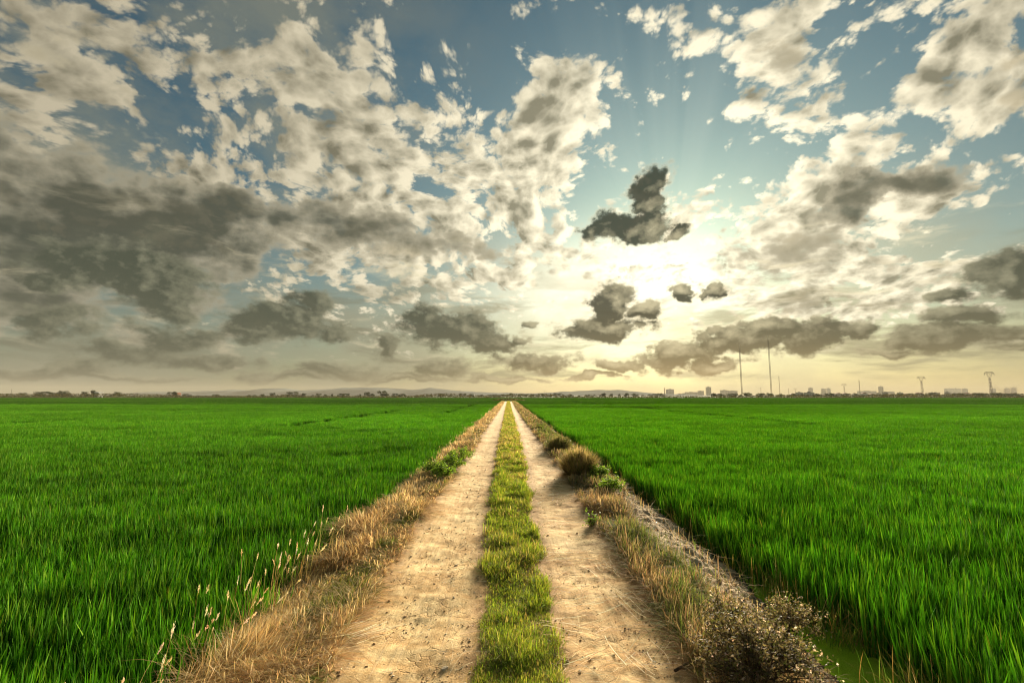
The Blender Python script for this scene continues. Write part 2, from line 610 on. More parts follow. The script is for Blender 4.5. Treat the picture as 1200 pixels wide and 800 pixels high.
def soil_material():
    m, g, out = new_mat('bank_soil')
    tc = g.node('ShaderNodeTexCoord')
    P = V(g, tc.outputs['Object'])
    x, y, z = g.sep(P)
    n1 = g.noise(P, 1.4, 6, 0.6)
    n2 = g.noise(P, 16.0, 8, 0.72)
    soil = g.mix(g.step(n1 * 0.6 + n2 * 0.4, 0.35, 0.65), (0.21, 0.135, 0.07), (0.44, 0.32, 0.19))
    pale = g.step(x, 1.8, 2.0) * g.step(x, 2.9, 2.5) * g.step(n2, 0.34, 0.54)
    soil = g.mix(pale * 0.85, soil, (0.74, 0.60, 0.41))
    cr = g.step(g.voronoi(P, 11.0, 2, 0.6, feature='DISTANCE_TO_EDGE'), 0.07, 0.0)
    soil = g.mix(cr * g.step(x, 1.8, 2.3) * 0.6, soil, (0.10, 0.065, 0.035))
    # wet mud below the water line
    soil = g.mix(g.step(z, -0.27, -0.37), soil, (0.045, 0.04, 0.022))
    # far land under crops
    far = g.step(y, 170, 320)
    fn = g.noise(g.vmath('MULTIPLY', P, (0.006, 0.02, 0.0)), 1.0, 4, 0.6)
    crop = g.mix(g.step(fn, 0.4, 0.62), (0.045, 0.085, 0.018), (0.12, 0.13, 0.045))
    col = g.mix(far, soil, crop)
    principled(g, out, col, 0.95, 0.02, bump=n2 + n1 * 0.6, bstr=0.9, bdist=0.05)
    return m


def track_material():
    m, g, out = new_mat('packed_sand')
    tc = g.node('ShaderNodeTexCoord')
    P = V(g, tc.outputs['Object'])
    x, y, z = g.sep(P)
    n1 = g.noise(P, 0.9, 5, 0.6)
    n2 = g.noise(P, 6.0, 7, 0.68)
    n3 = g.noise(P, 75.0, 6, 0.75)
    # dragged tyre streaks along the lane
    st = g.noise(g.vmath('MULTIPLY', P, (26.0, 0.6, 1.0)), 1.0, 5, 0.65)
    c = g.mix(g.step(n2 * 0.6 + n1 * 0.4, 0.40, 0.60), (0.62, 0.385, 0.155), (0.92, 0.685, 0.345))
    c = g.mix(g.step(st, 0.52, 0.7) * 0.5, c, (0.78, 0.57, 0.33))
    # redder loose earth at the edges of each lane
    edge = g.attr('edge')
    c = g.mix(edge * g.step(n2, 0.32, 0.6) * 0.85, c, (0.32, 0.165, 0.06))
    # greyish damp patches on the right lane, ribs of blown chaff
    grey = g.step(x, 0.4, 0.8) * g.step(n1, 0.52, 0.68) * g.step(y, 9.0, 5.0)
    c = g.mix(grey * 0.35, c, (0.36, 0.29, 0.19))
    rib = g.noise(g.vmath('MULTIPLY', P, (1.6, 7.5, 1.0)), 1.0, 5, 0.62)
    c = g.mix(g.step(rib, 0.54, 0.66) * g.step(x, 0.3, 0.7) * 0.75, c, (0.33, 0.18, 0.075))
    sp = g.step(g.voronoi(P, 42.0, 0), 0.20, 0.12) * g.step(g.noise(P, 9.0, 2), 0.5, 0.6)
    c = g.mix(sp * 0.35, c, (0.22, 0.12, 0.05))
    sp2 = g.step(g.voronoi(g.vmath('ADD', P, (3.7, 1.1, 0.0)), 30.0, 0), 0.13, 0.08)
    c = g.mix(sp2 * 0.7, c, (0.80, 0.70, 0.55))
    c = g.mix(g.step(n3, 0.42, 0.30) * 0.55, c, (0.38, 0.21, 0.08))
    c = g.mix(g.step(n3, 0.58, 0.70) * 0.45, c, (0.92, 0.74, 0.46))
    ck = g.step(g.voronoi(g.vmath('ADD', P, g.vmath('MULTIPLY', g.noise(P, 7.0, 3, 0.6, color=True), (0.12, 0.12, 0.0))), 9.0, 2, 0.6, feature='DISTANCE_TO_EDGE'), 0.045, 0.0) * g.step(g.noise(P, 2.2, 4, 0.6), 0.47, 0.62)
    c = g.mix(ck * 0.6, c, (0.34, 0.19, 0.075))
    h = n2 * 0.8 - ck * 0.5 + n3 * 0.75 + st * 0.5 + rib * 0.3 - sp * 0.4
    principled(g, out, c, 0.92, 0.12, bump=h, bstr=0.75, bdist=0.015)
    return m


def build_land():
    def spread(dense, step, far, r):
        a = list(np.arange(0, dense, step))
        d, p = max(step, 0.09), dense
        while p < far:
            a.append(p); d *= r; p += d
        a.append(far)
        return np.array(a)
    xs = spread(4.2, 0.075, 5200, 1.16)
    xs = np.concatenate([-xs[:0:-1], xs])
    xs = np.unique(np.concatenate([xs, np.arange(1.7, 3.3, 0.03)]).round(4))
    yf = spread(12.0, 0.04, 5200, 1.035)
    yb = spread(4.0, 0.4, 900, 1.3)
    ys = np.concatenate([-yb[:0:-1], yf])
    X, Y = np.meshgrid(xs, ys)
    Z = land(X, Y)
    # lie under the track sheet
    x = X - centre(Y)
    under = (x > lane(Y, _LO) - .12) & (x < lane(Y, _RO) + .12) & (Y < TRACK_END) & (Y > -6)
    Z = np.where(under, Z - 0.05, Z)
    o = mesh_np('ground', np.stack([X, Y, Z], -1).reshape(-1, 3), [grid_faces(len(xs), len(ys))], soil_material(), smooth_shade=True)
    tag(o, kind='structure')

    # the sandy track as its own fine sheet
    ys = [-5.0]
    while ys[-1] < TRACK_END:
        ys.append(ys[-1] + max(0.016, 0.0065 * abs(ys[-1]) if ys[-1] > 1.2 else 0.06))
    ys = np.array(ys)
    nx = 190
    u = np.linspace(0, 1, nx)
    lo = lane(ys, _LO) - 0.30 + 0.10 * (fbm(ys * 1.7, ys * 0 + 1, 3) - .5)
    ro = lane(ys, _RO) + 0.32 + 0.10 * (fbm(ys * 1.7, ys * 0 + 7, 4) - .5)
    x = lo[:, None] + (ro - lo)[:, None] * u[None, :]
    Y = np.repeat(ys[:, None], nx, 1)
    X = x + centre(Y)
    Z = land(X, Y)
    rough = (fbm(X * 5, Y * 5, 21, 5, .6) - .5) * 0.026 + (fbm(X * 26, Y * 3.0, 23, 3) - .5) * 0.010
    ribs = (fbm(X * 1.6, Y * 7.0, 33, 4, .6) - .5) * 0.022 * smooth(.3, .8, x)
    fade = 1 / (1 + np.maximum(Y, 0) / 30)
    Z = Z + (rough + ribs) * fade
    edge_drop = np.minimum(u, 1 - u)[None, :] * np.ones_like(Z)
    Z = Z + 0.004 - 0.075 * smooth(0.05, 0.0, edge_drop)
    ml, mr = lane(ys, _ML)[:, None], lane(ys, _MR)[:, None]
    lo2, ro2 = lane(ys, _LO)[:, None], lane(ys, _RO)[:, None]
    dist = np.minimum.reduce([np.abs(x - ml) * 1.0, np.abs(x - mr), np.abs(x - lo2), np.abs(x - ro2)])
    inside = ((x > ml) & (x < mr)) | (x < lo2) | (x > ro2)
    edge = np.where(inside, 1.0, smooth(0.24, 0.02, dist))
    o = mesh_np('dirt_track', np.stack([X, Y, Z], -1).reshape(-1, 3), [grid_faces(nx, len(ys))], track_material(),
                attrs={'edge': edge.ravel().astype(np.float32)}, smooth_shade=True)
    tag(o, kind='structure')

    # standing water of the two flooded paddies
    m, g, out = new_mat('paddy_water')
    tc = g.node('ShaderNodeTexCoord')
    n = g.noise(V(g, tc.outputs['Object']), 6.0, 3, 0.5)
    principled(g, out, (0.02, 0.03, 0.008), 0.5, 0.12, bump=n, bstr=0.15, bdist=0.01)
    for s in (-1, 1):
        a = 2.5 if s < 0 else 2.6
        v = []
        for Yp in (-40, 0, 60, 150, 345):
            c = float(centre(Yp))
            v += [(c + s * a, Yp, WATER_Z), (s * 520.0, Yp, WATER_Z)]
        f = [(2 * i, 2 * i + 1, 2 * i + 3, 2 * i + 2) for i in range(4)]
        o = mesh_np('paddy_water', v, [np.array(f)], m)
        tag(o, kind='structure')


build_land()
# --------------------------------------------------------- ribbons of grass
def ribbons(root, height, width, heading, lean, curl, col, ts=(0.0, 0.45, 0.78), tip_col=None, twist=0.5):
    """Arrays for N blades: returns verts, quads, tris, colours."""
    N = len(root)
    h = np.stack([np.cos(heading), np.sin(heading)], 1)
    yaw = heading + np.pi / 2 + RNG.uniform(-twist, twist, N)
    s = np.stack([np.cos(yaw), np.sin(yaw)], 1)
    L = len(ts)
    P = np.zeros((N, 2 * L + 1, 3))
    Cc = np.zeros((N, 2 * L + 1, 3))

    def spine(t):
        hor = height * (lean * t + curl * t * t)
        ver = height * t * np.clip(1.0 - 0.35 * (lean ** 2) - 0.55 * np.abs(curl) * t * t, 0.05, 1)
        p = root.copy()
        p[:, 0] += h[:, 0] * hor; p[:, 1] += h[:, 1] * hor; p[:, 2] += ver
        return p
    tc = col if tip_col is None else tip_col
    for i, t in enumerate(ts):
        p = spine(t)
        w = (width * (1.0 - 0.55 * t ** 2) * (0.75 if t == 0 else 1.0))[:, None] * 0.5
        a = p.copy(); b = p.copy()
        a[:, :2] += s * w; b[:, :2] -= s * w
        P[:, 2 * i] = a; P[:, 2 * i + 1] = b
        cc = col * (1 - t) + tc * t
        Cc[:, 2 * i] = cc; Cc[:, 2 * i + 1] = cc
    P[:, 2 * L] = spine(1.0); Cc[:, 2 * L] = tc
    base = (np.arange(N) * (2 * L + 1))[:, None]
    q = np.array([[2 * i, 2 * i + 1, 2 * i + 3, 2 * i + 2] for i in range(L - 1)]).ravel()
    quads = (base + q[None, :]).reshape(-1, 4)
    tris = base + np.array([2 * L - 2, 2 * L - 1, 2 * L])[None, :]
    return P.reshape(-1, 3), quads, tris, Cc.reshape(-1, 3)


class Bag:
    """Collects ribbons / leaves and builds ONE mesh."""
    def __init__(self):
        self.v, self.q, self.t, self.c, self.n = [], [], [], [], 0

    def add(self, v, q, t, c):
        self.v.append(v); self.c.append(c)
        if len(q): self.q.append(np.asarray(q) + self.n)
        if len(t): self.t.append(np.asarray(t) + self.n)
        self.n += len(v)

    def build(self, name, mat, parent=None, data_only=False):
        v = np.concatenate(self.v); c = np.concatenate(self.c)
        fl = []
        if self.q: fl.append(np.concatenate(self.q))
        if self.t: fl.append(np.concatenate(self.t))
        return mesh_np(name, v, fl, mat, parent, {'col': c}, data_only=data_only)


def leaves(pos, size, col, aspect=0.5, up=0.3):
    """Small diamond leaves at random tilts."""
    N = len(pos)
    a = RNG.normal(size=(N, 3)); a[:, 2] = a[:, 2] * 0.6 + up
    a /= np.linalg.norm(a, axis=1)[:, None]
    b = np.cross(a, RNG.normal(size=(N, 3))); b /= np.linalg.norm(b, axis=1)[:, None]
    s = np.asarray(size)[:, None]
    fold = np.cross(a, b) * s * 0.12
    P = np.stack([pos - a * s * 0.5, pos + b * s * aspect * 0.5 + fold, pos + a * s * 0.5, pos - b * s * aspect * 0.5 + fold], 1)
    q = (np.arange(N) * 4)[:, None] + np.arange(4)[None, :]
    return P.reshape(-1, 3), q, [], np.repeat(col, 4, 0)


def pick(cols, n, jitter=0.18, w=None):
    cols = np.asarray(cols, float)
    i = RNG.choice(len(cols), n, p=w)
    c = cols[i] * (1 + RNG.normal(0, jitter, (n, 1)))
    return np.clip(c * (1 + RNG.normal(0, 0.05, (n, 3))), 0.003, 0.95)


def depth_samples(n, y0, y1, p=1.4):
    """Distances with density falling as 1/Y^p."""
    u = RNG.random(n)
    k = 1 - p
    return (y0 ** k + u * (y1 ** k - y0 ** k)) ** (1 / k)


# ----------------------------------------------------------------- median
def build_median():
    n = 190000
    Y = depth_samples(n, 1.2, TRACK_END, 1.45)
    ml, mr = lane(Y, _ML), lane(Y, _MR)
    ed = 0.13 * (fbm(Y * 1.9, Y * 0 + 2, 41, 4, .6) - .5) * 2
    u = RNG.beta(1.25, 1.25, n)
    x = ml - .07 + ed + (mr - ml + .12 + 0.22 * (fbm(Y * 1.7, Y * 0 + 22, 43, 4, .6) - .5)) * u
    X = x + centre(Y)
    pn = fbm(X * 1.6 + 9, Y * 0.9, 51, 4)
    keep = RNG.random(n) < smooth(0.0, 0.16, np.minimum(u, 1 - u)) * (0.7 + 0.6 * smooth(.3, .55, pn))
    X, Y, u, pn = X[keep], Y[keep], u[keep], pn[keep]
    n = len(X)
    clump = fbm(X * 4.0, Y * 3.2, 57, 3)
    H = (0.05 + 0.065 * smooth(.35, .72, clump)) * RNG.choice([.5, .75, 1.0, 1.3, 1.8], n, p=[.2, .3, .3, .15, .05]) * np.where(Y < 5.0, 0.75, 1.0)
    W = np.maximum(RNG.uniform(.0026, .0044, n), 0.0010 * Y)
    hd = RNG.uniform(0, 2 * np.pi, n)
    lean = np.abs(RNG.normal(0.45, .35, n)); curl = RNG.normal(.25, .25, n)
    green = pick([(.23, .33, .038), (.29, .35, .055), (.17, .27, .03), (.38, .38, .08)], n)
    straw = pick([(.62, .51, .25), (.52, .40, .18), (.42, .30, .13)], n)
    # straw shows most close by and in a few worn spots, and further off the strip dries to olive
    ps = np.clip(0.06 + 0.48 * smooth(.48, .66, fbm(X * 2.2, Y * 1.5, 63, 3)) + 0.10 * smooth(4.8, 3.2, Y) + 0.22 * smooth(11, 22, Y), 0, .85)
    ps = np.where((Y > 4.4) & (Y < 11), ps * 0.45, ps)
    isd = RNG.random(n) < ps
    col = np.where(isd[:, None], straw, green)
    root = np.stack([X, Y, land(X, Y) - 0.005], 1)
    b = Bag(); b.add(*ribbons(root, H, W, hd, lean, curl, col))
    o = b.build('median_grass', MAT_BLADE)
    tag(o, 'short green and straw coloured grass growing between the two wheel ruts', 'grass', kind='stuff')


# ------------------------------------------------------------- left verge
def spot_mask(X, Y, spots):
    m = np.zeros_like(X)
    for (px, py, rx, ry) in spots:
        p = on_level(px, py); q = on_level(px + rx, py); r = on_level(px, py - ry)
        sx = abs(q.x - p.x); sy = abs(r.y - p.y)
        d = ((X - p.x) / sx) ** 2 + ((Y - p.y) / sy) ** 2
        m = np.maximum(m, np.exp(-d * 1.2))
    return m


LEFT_GREEN = [(400, 690, 34, 36), (425, 672, 22, 22), (388, 712, 24, 16), (375, 792, 26, 12), (470, 612, 16, 8), (455, 640, 14, 10), (530, 545, 18, 18)]


def build_left_verge():
    n = 150000
    Y = depth_samples(n, 1.2, TRACK_END, 1.35)
    lo = lane(Y, _LO)
    u = RNG.random(n)
    lim = 2.40 + 0.25 * (fbm(Y * 1.1, Y * 0 + 35, 72) - .5)
    x = -lim + (lo + 0.08 + 0.30 * (fbm(Y * 2.0, Y * 0 + 5, 71) - .5) + lim) * u
    X = x + centre(Y)
    pn = fbm(X * 1.3, Y * 0.8, 75, 4)
    keep = RNG.random(n) < smooth(0.0, .10, 1 - u) * (0.35 + smooth(.30, .55, pn))
    X, Y, u, x = X[keep], Y[keep], u[keep], x[keep]
    n = len(X)
    clump = fbm(X * 2.1, Y * 1.4, 77, 3)
    tall = smooth(-1.7, -2.3, x)
    H = (0.07 + 0.13 * smooth(.35, .7, clump) + 0.15 * tall) * RNG.uniform(.6, 1.3, n)
    W = np.maximum(RNG.uniform(.0025, .005, n), 0.0011 * Y)
    flow = fbm(X * 0.9, Y * 0.7, 79, 2) * 2 * np.pi * 1.6 + 0.6
    hd = flow + RNG.normal(0, 1.3, n)
    lean = np.abs(RNG.normal(1.05, .45, n)) * (1 - .5 * tall); curl = RNG.normal(.45, .35, n)
    blond = pick([(.80, .61, .31), (.72, .52, .25), (.84, .70, .44), (.60, .42, .19)], n)
    brown = pick([(.48, .33, .15), (.38, .24, .10), (.60, .43, .22)], n)
    green = pick([(.13, .18, .03), (.19, .23, .045), (.26, .25, .06)], n)
    pb = smooth(.42, .62, fbm(X * 1.5 + 4, Y * 0.9, 83, 3)) * 0.55 + tall * 0.15
    col = np.where((RNG.random(n) < pb)[:, None], brown, blond)
    gm = spot_mask(X, Y, LEFT_GREEN)
    g2 = 0.10 * smooth(.5, .7, fbm(X * 2, Y * 0.6, 85, 3)) + 0.35 * smooth(12, 25, Y) * smooth(.5, .65, fbm(X * 0.8, Y * .15, 87, 2))
    isg = RNG.random(n) < np.clip(gm * 0.95 + g2 * 1.2, 0, .95)
    # one in eight is a broken stem lying flat
    fl = RNG.random(n) < .13
    lean = np.where(fl, 1.65, lean); H = np.where(fl, H * 1.5, H)
    col = np.where(isg[:, None], green, col)
    H = np.where(isg, H * 0.7, H); W = np.where(isg, W * 1.4, W)
    root = np.stack([X, Y, land(X, Y) - 0.005], 1)
    b = Bag(); b.add(*ribbons(root, H, W, hd, lean, curl, col))
    tag(b.build('dry_grass', MAT_DRY), 'matted blond dry grass on the bank left of the track', 'dry grass', kind='stuff')

    # tall stalks with pale seed heads against the left rice
    n = 240
    Y = depth_samples(n, 2.2, 60, 1.5)
    keep = (fbm(Y * 1.3, Y * 0 + 3, 91, 3) > 0.50) & (RNG.random(n) < np.where(Y < 6.5, 1.0, .28))
    Y = Y[keep]; n = len(Y)
    X = RNG.normal(-2.30, .20, n) + centre(Y)
    root = np.stack([X, Y, land(X, Y)], 1)
    H = RNG.uniform(.42, .80, n)
    hd = RNG.normal(0.3, .9, n); lean = np.abs(RNG.normal(.22, .16, n)); curl = np.abs(RNG.normal(.12, .12, n))
    W = np.maximum(.003, .0007 * Y)
    col = pick([(.50, .40, .17), (.34, .30, .10), (.42, .28, .11)], n)
    b = Bag(); b.add(*ribbons(root, H, W * np.ones(n), hd, lean, curl, col))
    # bristly spindles
    hor = H * (lean + curl)
    ver = H * np.clip(1 - .35 * lean ** 2 - .55 * np.abs(curl), .05, 1)
    tip = root + np.stack([np.cos(hd) * hor, np.sin(hd) * hor, ver], 1)
    ax = np.stack([np.cos(hd) * (lean + 2 * curl), np.sin(hd) * (lean + 2 * curl), np.ones(n)], 1)
    ax /= np.linalg.norm(ax, axis=1)[:, None]
    k = 16
    rep = np.repeat(np.arange(n), k)
    tt = np.tile(np.linspace(0, 1, k), n)
    hl = RNG.uniform(.05, .095, n)
    side = RNG.normal(size=(n * k, 3)); side -= ax[rep] * (side * ax[rep]).sum(1)[:, None]
    side /= np.linalg.norm(side, axis=1)[:, None]
    pos = tip[rep] - ax[rep] * (hl[rep] * (0.75 - tt))[:, None] + side * (0.004 * np.sin(np.pi * np.clip(tt, .08, .95)))[:, None]
    sz = np.maximum(.020, .0016 * Y)[rep] * (0.45 + np.sin(np.pi * tt) * .75)
    # bristles point along the axis
    aa = ax[rep] + side * 0.45
    aa /= np.linalg.norm(aa, axis=1)[:, None]
    bb = np.cross(aa, RNG.normal(size=(n * k, 3))); bb /= np.linalg.norm(bb, axis=1)[:, None]
    s = sz[:, None]
    P = np.stack([pos - aa * s * .4, pos + bb * s * .22, pos + aa * s * .6, pos - bb * s * .22], 1).reshape(-1, 3)
    q = (np.arange(n * k) * 4)[:, None] + np.arange(4)[None, :]
    hc = pick([(.78, .64, .42), (.70, .52, .30), (.82, .72, .54)], n, .1)
    b.add(P, q, [], np.repeat(hc[rep], 4, 0))
    # leafy bases of the same grass
    m = n * 6
    i = RNG.integers(0, n, m)
    rt = root[i] + np.concatenate([RNG.normal(0, .06, (m, 2)), np.zeros((m, 1))], 1)
    b.add(*ribbons(rt, RNG.uniform(.2, .5, m), np.maximum(.004, .001 * Y[i]), RNG.uniform(0, 6.28, m), np.abs(RNG.normal(.3, .2, m)), RNG.normal(.3, .2, m),
                   pick([(.46, .30, .12), (.30, .17, .06), (.16, .17, .04), (.55, .42, .14)], m)))
    tag(b.build('seeding_grass', MAT_DRY), 'tall dry grass with pale bristly seed heads along the left rice', 'seeding grass', kind='stuff')


# ------------------------------------------------------------ right verge
RIGHT_GREEN = [(760, 640, 40, 26), (800, 668, 34, 26), (815, 715, 26, 30), (640, 505, 10, 10), (655, 520, 14, 10), (700, 562, 20, 10), (860, 795, 40, 14), (790, 735, 16, 20)]


def build_right_verge():
    n = 140000
    Y = depth_samples(n, 1.2, TRACK_END, 1.35)
    ro = lane(Y, _RO)
    u = RNG.random(n)
    hi = 2.55 + 0.3 * (fbm(Y * .8, Y * 0 + 15, 101) - .5)
    x = ro - 0.06 + 0.22 * (fbm(Y * 2.0, Y * 0 + 9, 103) - .5) + (hi - ro) * u
    # the near slope above the water is bare
    bare = smooth(11.5, 9.5, Y) * smooth(1.88, 2.04, x + 0.10 * (fbm(Y * 3, x * 3, 105) - .5))
    X = x + centre(Y)
    pn = fbm(X * 1.4, Y * 0.9, 107, 4)
    keep = RNG.random(n) < smooth(0.0, .12, u) * (0.30 + smooth(.30, .55, pn)) * (1 - .95 * bare)
    X, Y, u, x = X[keep], Y[keep], u[keep], x[keep]
    n = len(X)
    clump = fbm(X * 2.4, Y * 1.6, 109, 3)
    H = (0.07 + 0.15 * smooth(.35, .7, clump)) * RNG.uniform(.6, 1.3, n)
    W = np.maximum(RNG.uniform(.0025, .0045, n), 0.0011 * Y)
    hd = RNG.uniform(0, 2 * np.pi, n)
    lean = np.abs(RNG.normal(.6, .4, n)); curl = RNG.normal(.3, .5, n)
    tan = pick([(.52, .37, .18), (.42, .28, .13), (.60, .46, .25), (.33, .21, .10)], n)
    grey = pick([(.36, .28, .15), (.28, .21, .11), (.45, .36, .22)], n)
    green = pick([(.12, .19, .035), (.17, .22, .045), (.23, .25, .06)], n)
    pg = smooth(.40, .60, fbm(X * 1.3 + 7, Y * 0.8, 113, 3)) * .65
    col = np.where((RNG.random(n) < pg)[:, None], grey, tan)
    gm = spot_mask(X, Y, RIGHT_GREEN)
    isg = RNG.random(n) < np.clip(gm * .85 + .10 + 0.3 * smooth(9, 20, Y) * smooth(.45, .6, clump), 0, .9)
    col = np.where(isg[:, None], green, col)
    root = np.stack([X, Y, land(X, Y) - .005], 1)
    b = Bag(); b.add(*ribbons(root, H, W, hd, lean, curl, col))
    tag(b.build('scrub_grass', MAT_DRY), 'tangled tan and grey green scrub grass on the bank right of the track', 'dry grass', kind='stuff')

    # yellowing, reddish blades at the wet edge of the right rice
    n = 9000
    Y = depth_samples(n, 2.4, 70, 1.4)
    X = RNG.normal(3.10, .17, n) + centre(Y)
    kn = fbm(X * 2, Y * 1.4, 117, 3)
    keep = kn > .40
    X, Y = X[keep], Y[keep]; n = len(X)
    root = np.stack([X, Y, np.full(n, WATER_Z - .01)], 1)
    b = Bag()
    b.add(*ribbons(root, RNG.uniform(.16, .46, n), np.maximum(.005, .001 * Y), RNG.uniform(0, 6.28, n), np.abs(RNG.normal(.25, .22, n)), RNG.normal(.2, .25, n),
                   pick([(.50, .29, .09), (.56, .46, .12), (.13, .26, .03), (.17, .32, .035), (.10, .22, .02), (.60, .50, .20)], n)))
    tag(b.build('withered_sedge', MAT_DRY), 'rusty and yellow withered blades standing at the edge of the right paddy', 'sedge', kind='stuff')

    # duckweed on the open water
    st = .035
    xs = np.arange(2.6, 4.6, st); ys = np.arange(1.5, 16, st)
    X, Y = np.meshgrid(xs, ys)
    nn = fbm(X * 1.7, Y * 1.3, 121, 5)
    cover = (nn > 0.13 + 0.10 * smooth(3.4, 4.4, X) + 0.10 * smooth(5, 11, Y))
    F = grid_faces(len(xs), len(ys))
    F = F[cover.ravel()[F].all(1)]
    used = np.unique(F)
    remap = np.full(X.size, -1); remap[used] = np.arange(len(used))
    vv = np.stack([X, Y, np.full_like(X, WATER_Z + .004) + 0.004 * (fbm(X * 30, Y * 30, 5, 2))], -1).reshape(-1, 3)[used]
    vv[:, :2] += RNG.normal(0, .008, (len(vv), 2))
    m, g, out = new_mat('duckweed')
    tc = g.node('ShaderNodeTexCoord')
    P = V(g, tc.outputs['Object'])
    v = g.voronoi(P, 160.0, 0)
    c = g.mix(g.step(g.noise(P, 5.0, 4), .35, .65), (.36, .58, .03), (.48, .66, .06))
    c = g.mix(g.step(v, .35, .6), c, (.24, .40, .02))
    principled(g, out, c, .9, 0.0)
    tag(mesh_np('duckweed', vv, [remap[F]], m), 'bright green duckweed film on the water beside the right bank', 'duckweed', kind='stuff')


build_median()
build_left_verge()
build_right_verge()
# -------------------------------------------------------------------- rice
def rice_patch(size, tufts, blades, wmul, seed, hmul=1.0):
    rs = np.random.default_rng(seed)
    n = tufts * blades
    # tufts on a jittered lattice so no two patches show the same rows
    k = int(math.ceil(math.sqrt(tufts)))
    gx, gy = np.meshgrid((np.arange(k) + .5) / k - .5, (np.arange(k) + .5) / k - .5)
    t = np.stack([gx.ravel(), gy.ravel()], 1)[:tufts] * size
    t += rs.normal(0, size / k * .42, t.shape)
    i = np.repeat(np.arange(tufts), blades)
    th = rs.normal(1.0, .085, tufts)
    off = rs.normal(0, .015 * math.sqrt(wmul), (n, 2))
    root = np.concatenate([t[i] + off, np.zeros((n, 1))], 1)
    H = 0.52 * hmul * th[i] * rs.uniform(.80, 1.06, n)
    W = rs.uniform(.0105, .0175, n) * wmul
    hd = np.arctan2(off[:, 1], off[:, 0]) + rs.normal(0, .7, n)
    lean = np.abs(rs.normal(.085, .06, n)); curl = np.abs(rs.normal(.02, .05, n))
    tone = rs.normal(0, 1, tufts)[i]
    cols = np.array([(.030, .110, .007), (.042, .140, .009), (.060, .170, .012), (.022, .085, .006), (.090, .180, .014)])
    c = cols[rs.integers(0, 5, n)] * (1.75 if wmul < 2 else 0.95) * (1 + .22 * tone)[:, None] * rs.uniform(.8, 1.2, (n, 1))
    y = rs.random(n) < .005
    c[y] = (.34, .30, .08)
    c = np.clip(c, .004, .9)
    tip = np.clip(c * np.array([1.3, 1.15, 1.0]), 0, .9)
    # a gentle common lean from the sea breeze
    b = Bag()
    b.add(*ribbons(root, H, W, hd, lean, curl, c, tip_col=tip, twist=1.4))
    return b.build('rice_patch', MAT_RICE, data_only=True)


src = bpy.data.collections.new('rice_sources')          # never linked to the scene
NV_NEAR, NV_FAR = 6, 4
for k in range(NV_NEAR):
    o = bpy.data.objects.new('rice_a%02d' % k, rice_patch(1.0, 196, 7, 1.0, 100 + k))
    src.objects.link(o)
for k in range(NV_FAR):
    o = bpy.data.objects.new('rice_b%02d' % k, rice_patch(4.0, 400, 6, 3.2, 200 + k))
    src.objects.link(o)


def rice_nodes():
    t = bpy.data.node_groups.new('rice_scatter', 'GeometryNodeTree')
    t.interface.new_socket('Geometry', in_out='INPUT', socket_type='NodeSocketGeometry')
    t.interface.new_socket('Geometry', in_out='OUTPUT', socket_type='NodeSocketGeometry')
    N, L = t.nodes, t.links
    gi, go = N.new('NodeGroupInput'), N.new('NodeGroupOutput')
    ci = N.new('GeometryNodeCollectionInfo')
    ci.inputs['Collection'].default_value = src
    ci.inputs['Separate Children'].default_value = True
    ci.inputs['Reset Children'].default_value = True
    ip = N.new('GeometryNodeInstanceOnPoints')
    ip.inputs['Pick Instance'].default_value = True

    def named(name, typ):
        a = N.new('GeometryNodeInputNamedAttribute')
        a.data_type = typ
        a.inputs['Name'].default_value = name
        return [s for s in a.outputs if s.enabled and s.name == 'Attribute'][0]
    L.new(gi.outputs[0], ip.inputs['Points'])
    L.new(ci.outputs[0], ip.inputs['Instance'])
    L.new(named('var', 'INT'), ip.inputs['Instance Index'])
    cx = N.new('ShaderNodeCombineXYZ')
    L.new(named('rot', 'FLOAT'), cx.inputs[2])
    L.new(named('tilt', 'FLOAT'), cx.inputs[1])
    L.new(cx.outputs[0], ip.inputs['Rotation'])
    cs = N.new('ShaderNodeCombineXYZ')
    sx, sz = named('sxy', 'FLOAT'), named('sz', 'FLOAT')
    L.new(sx, cs.inputs[0]); L.new(sx, cs.inputs[1]); L.new(sz, cs.inputs[2])
    L.new(cs.outputs[0], ip.inputs['Scale'])
    L.new(ip.outputs[0], go.inputs[0])
    return t


def tone_at(X, Y):
    """Crop vigour: long bands along the sowing rows and broad patches."""
    a = float(fbm(X * .022, Y * .06, 141, 4, .6)); b = float(fbm(X * .25, Y * .25, 143, 2))
    return 0.90 + 0.95 * (a - .5) + 0.30 * (b - .5) + RNG.normal(0, .04)


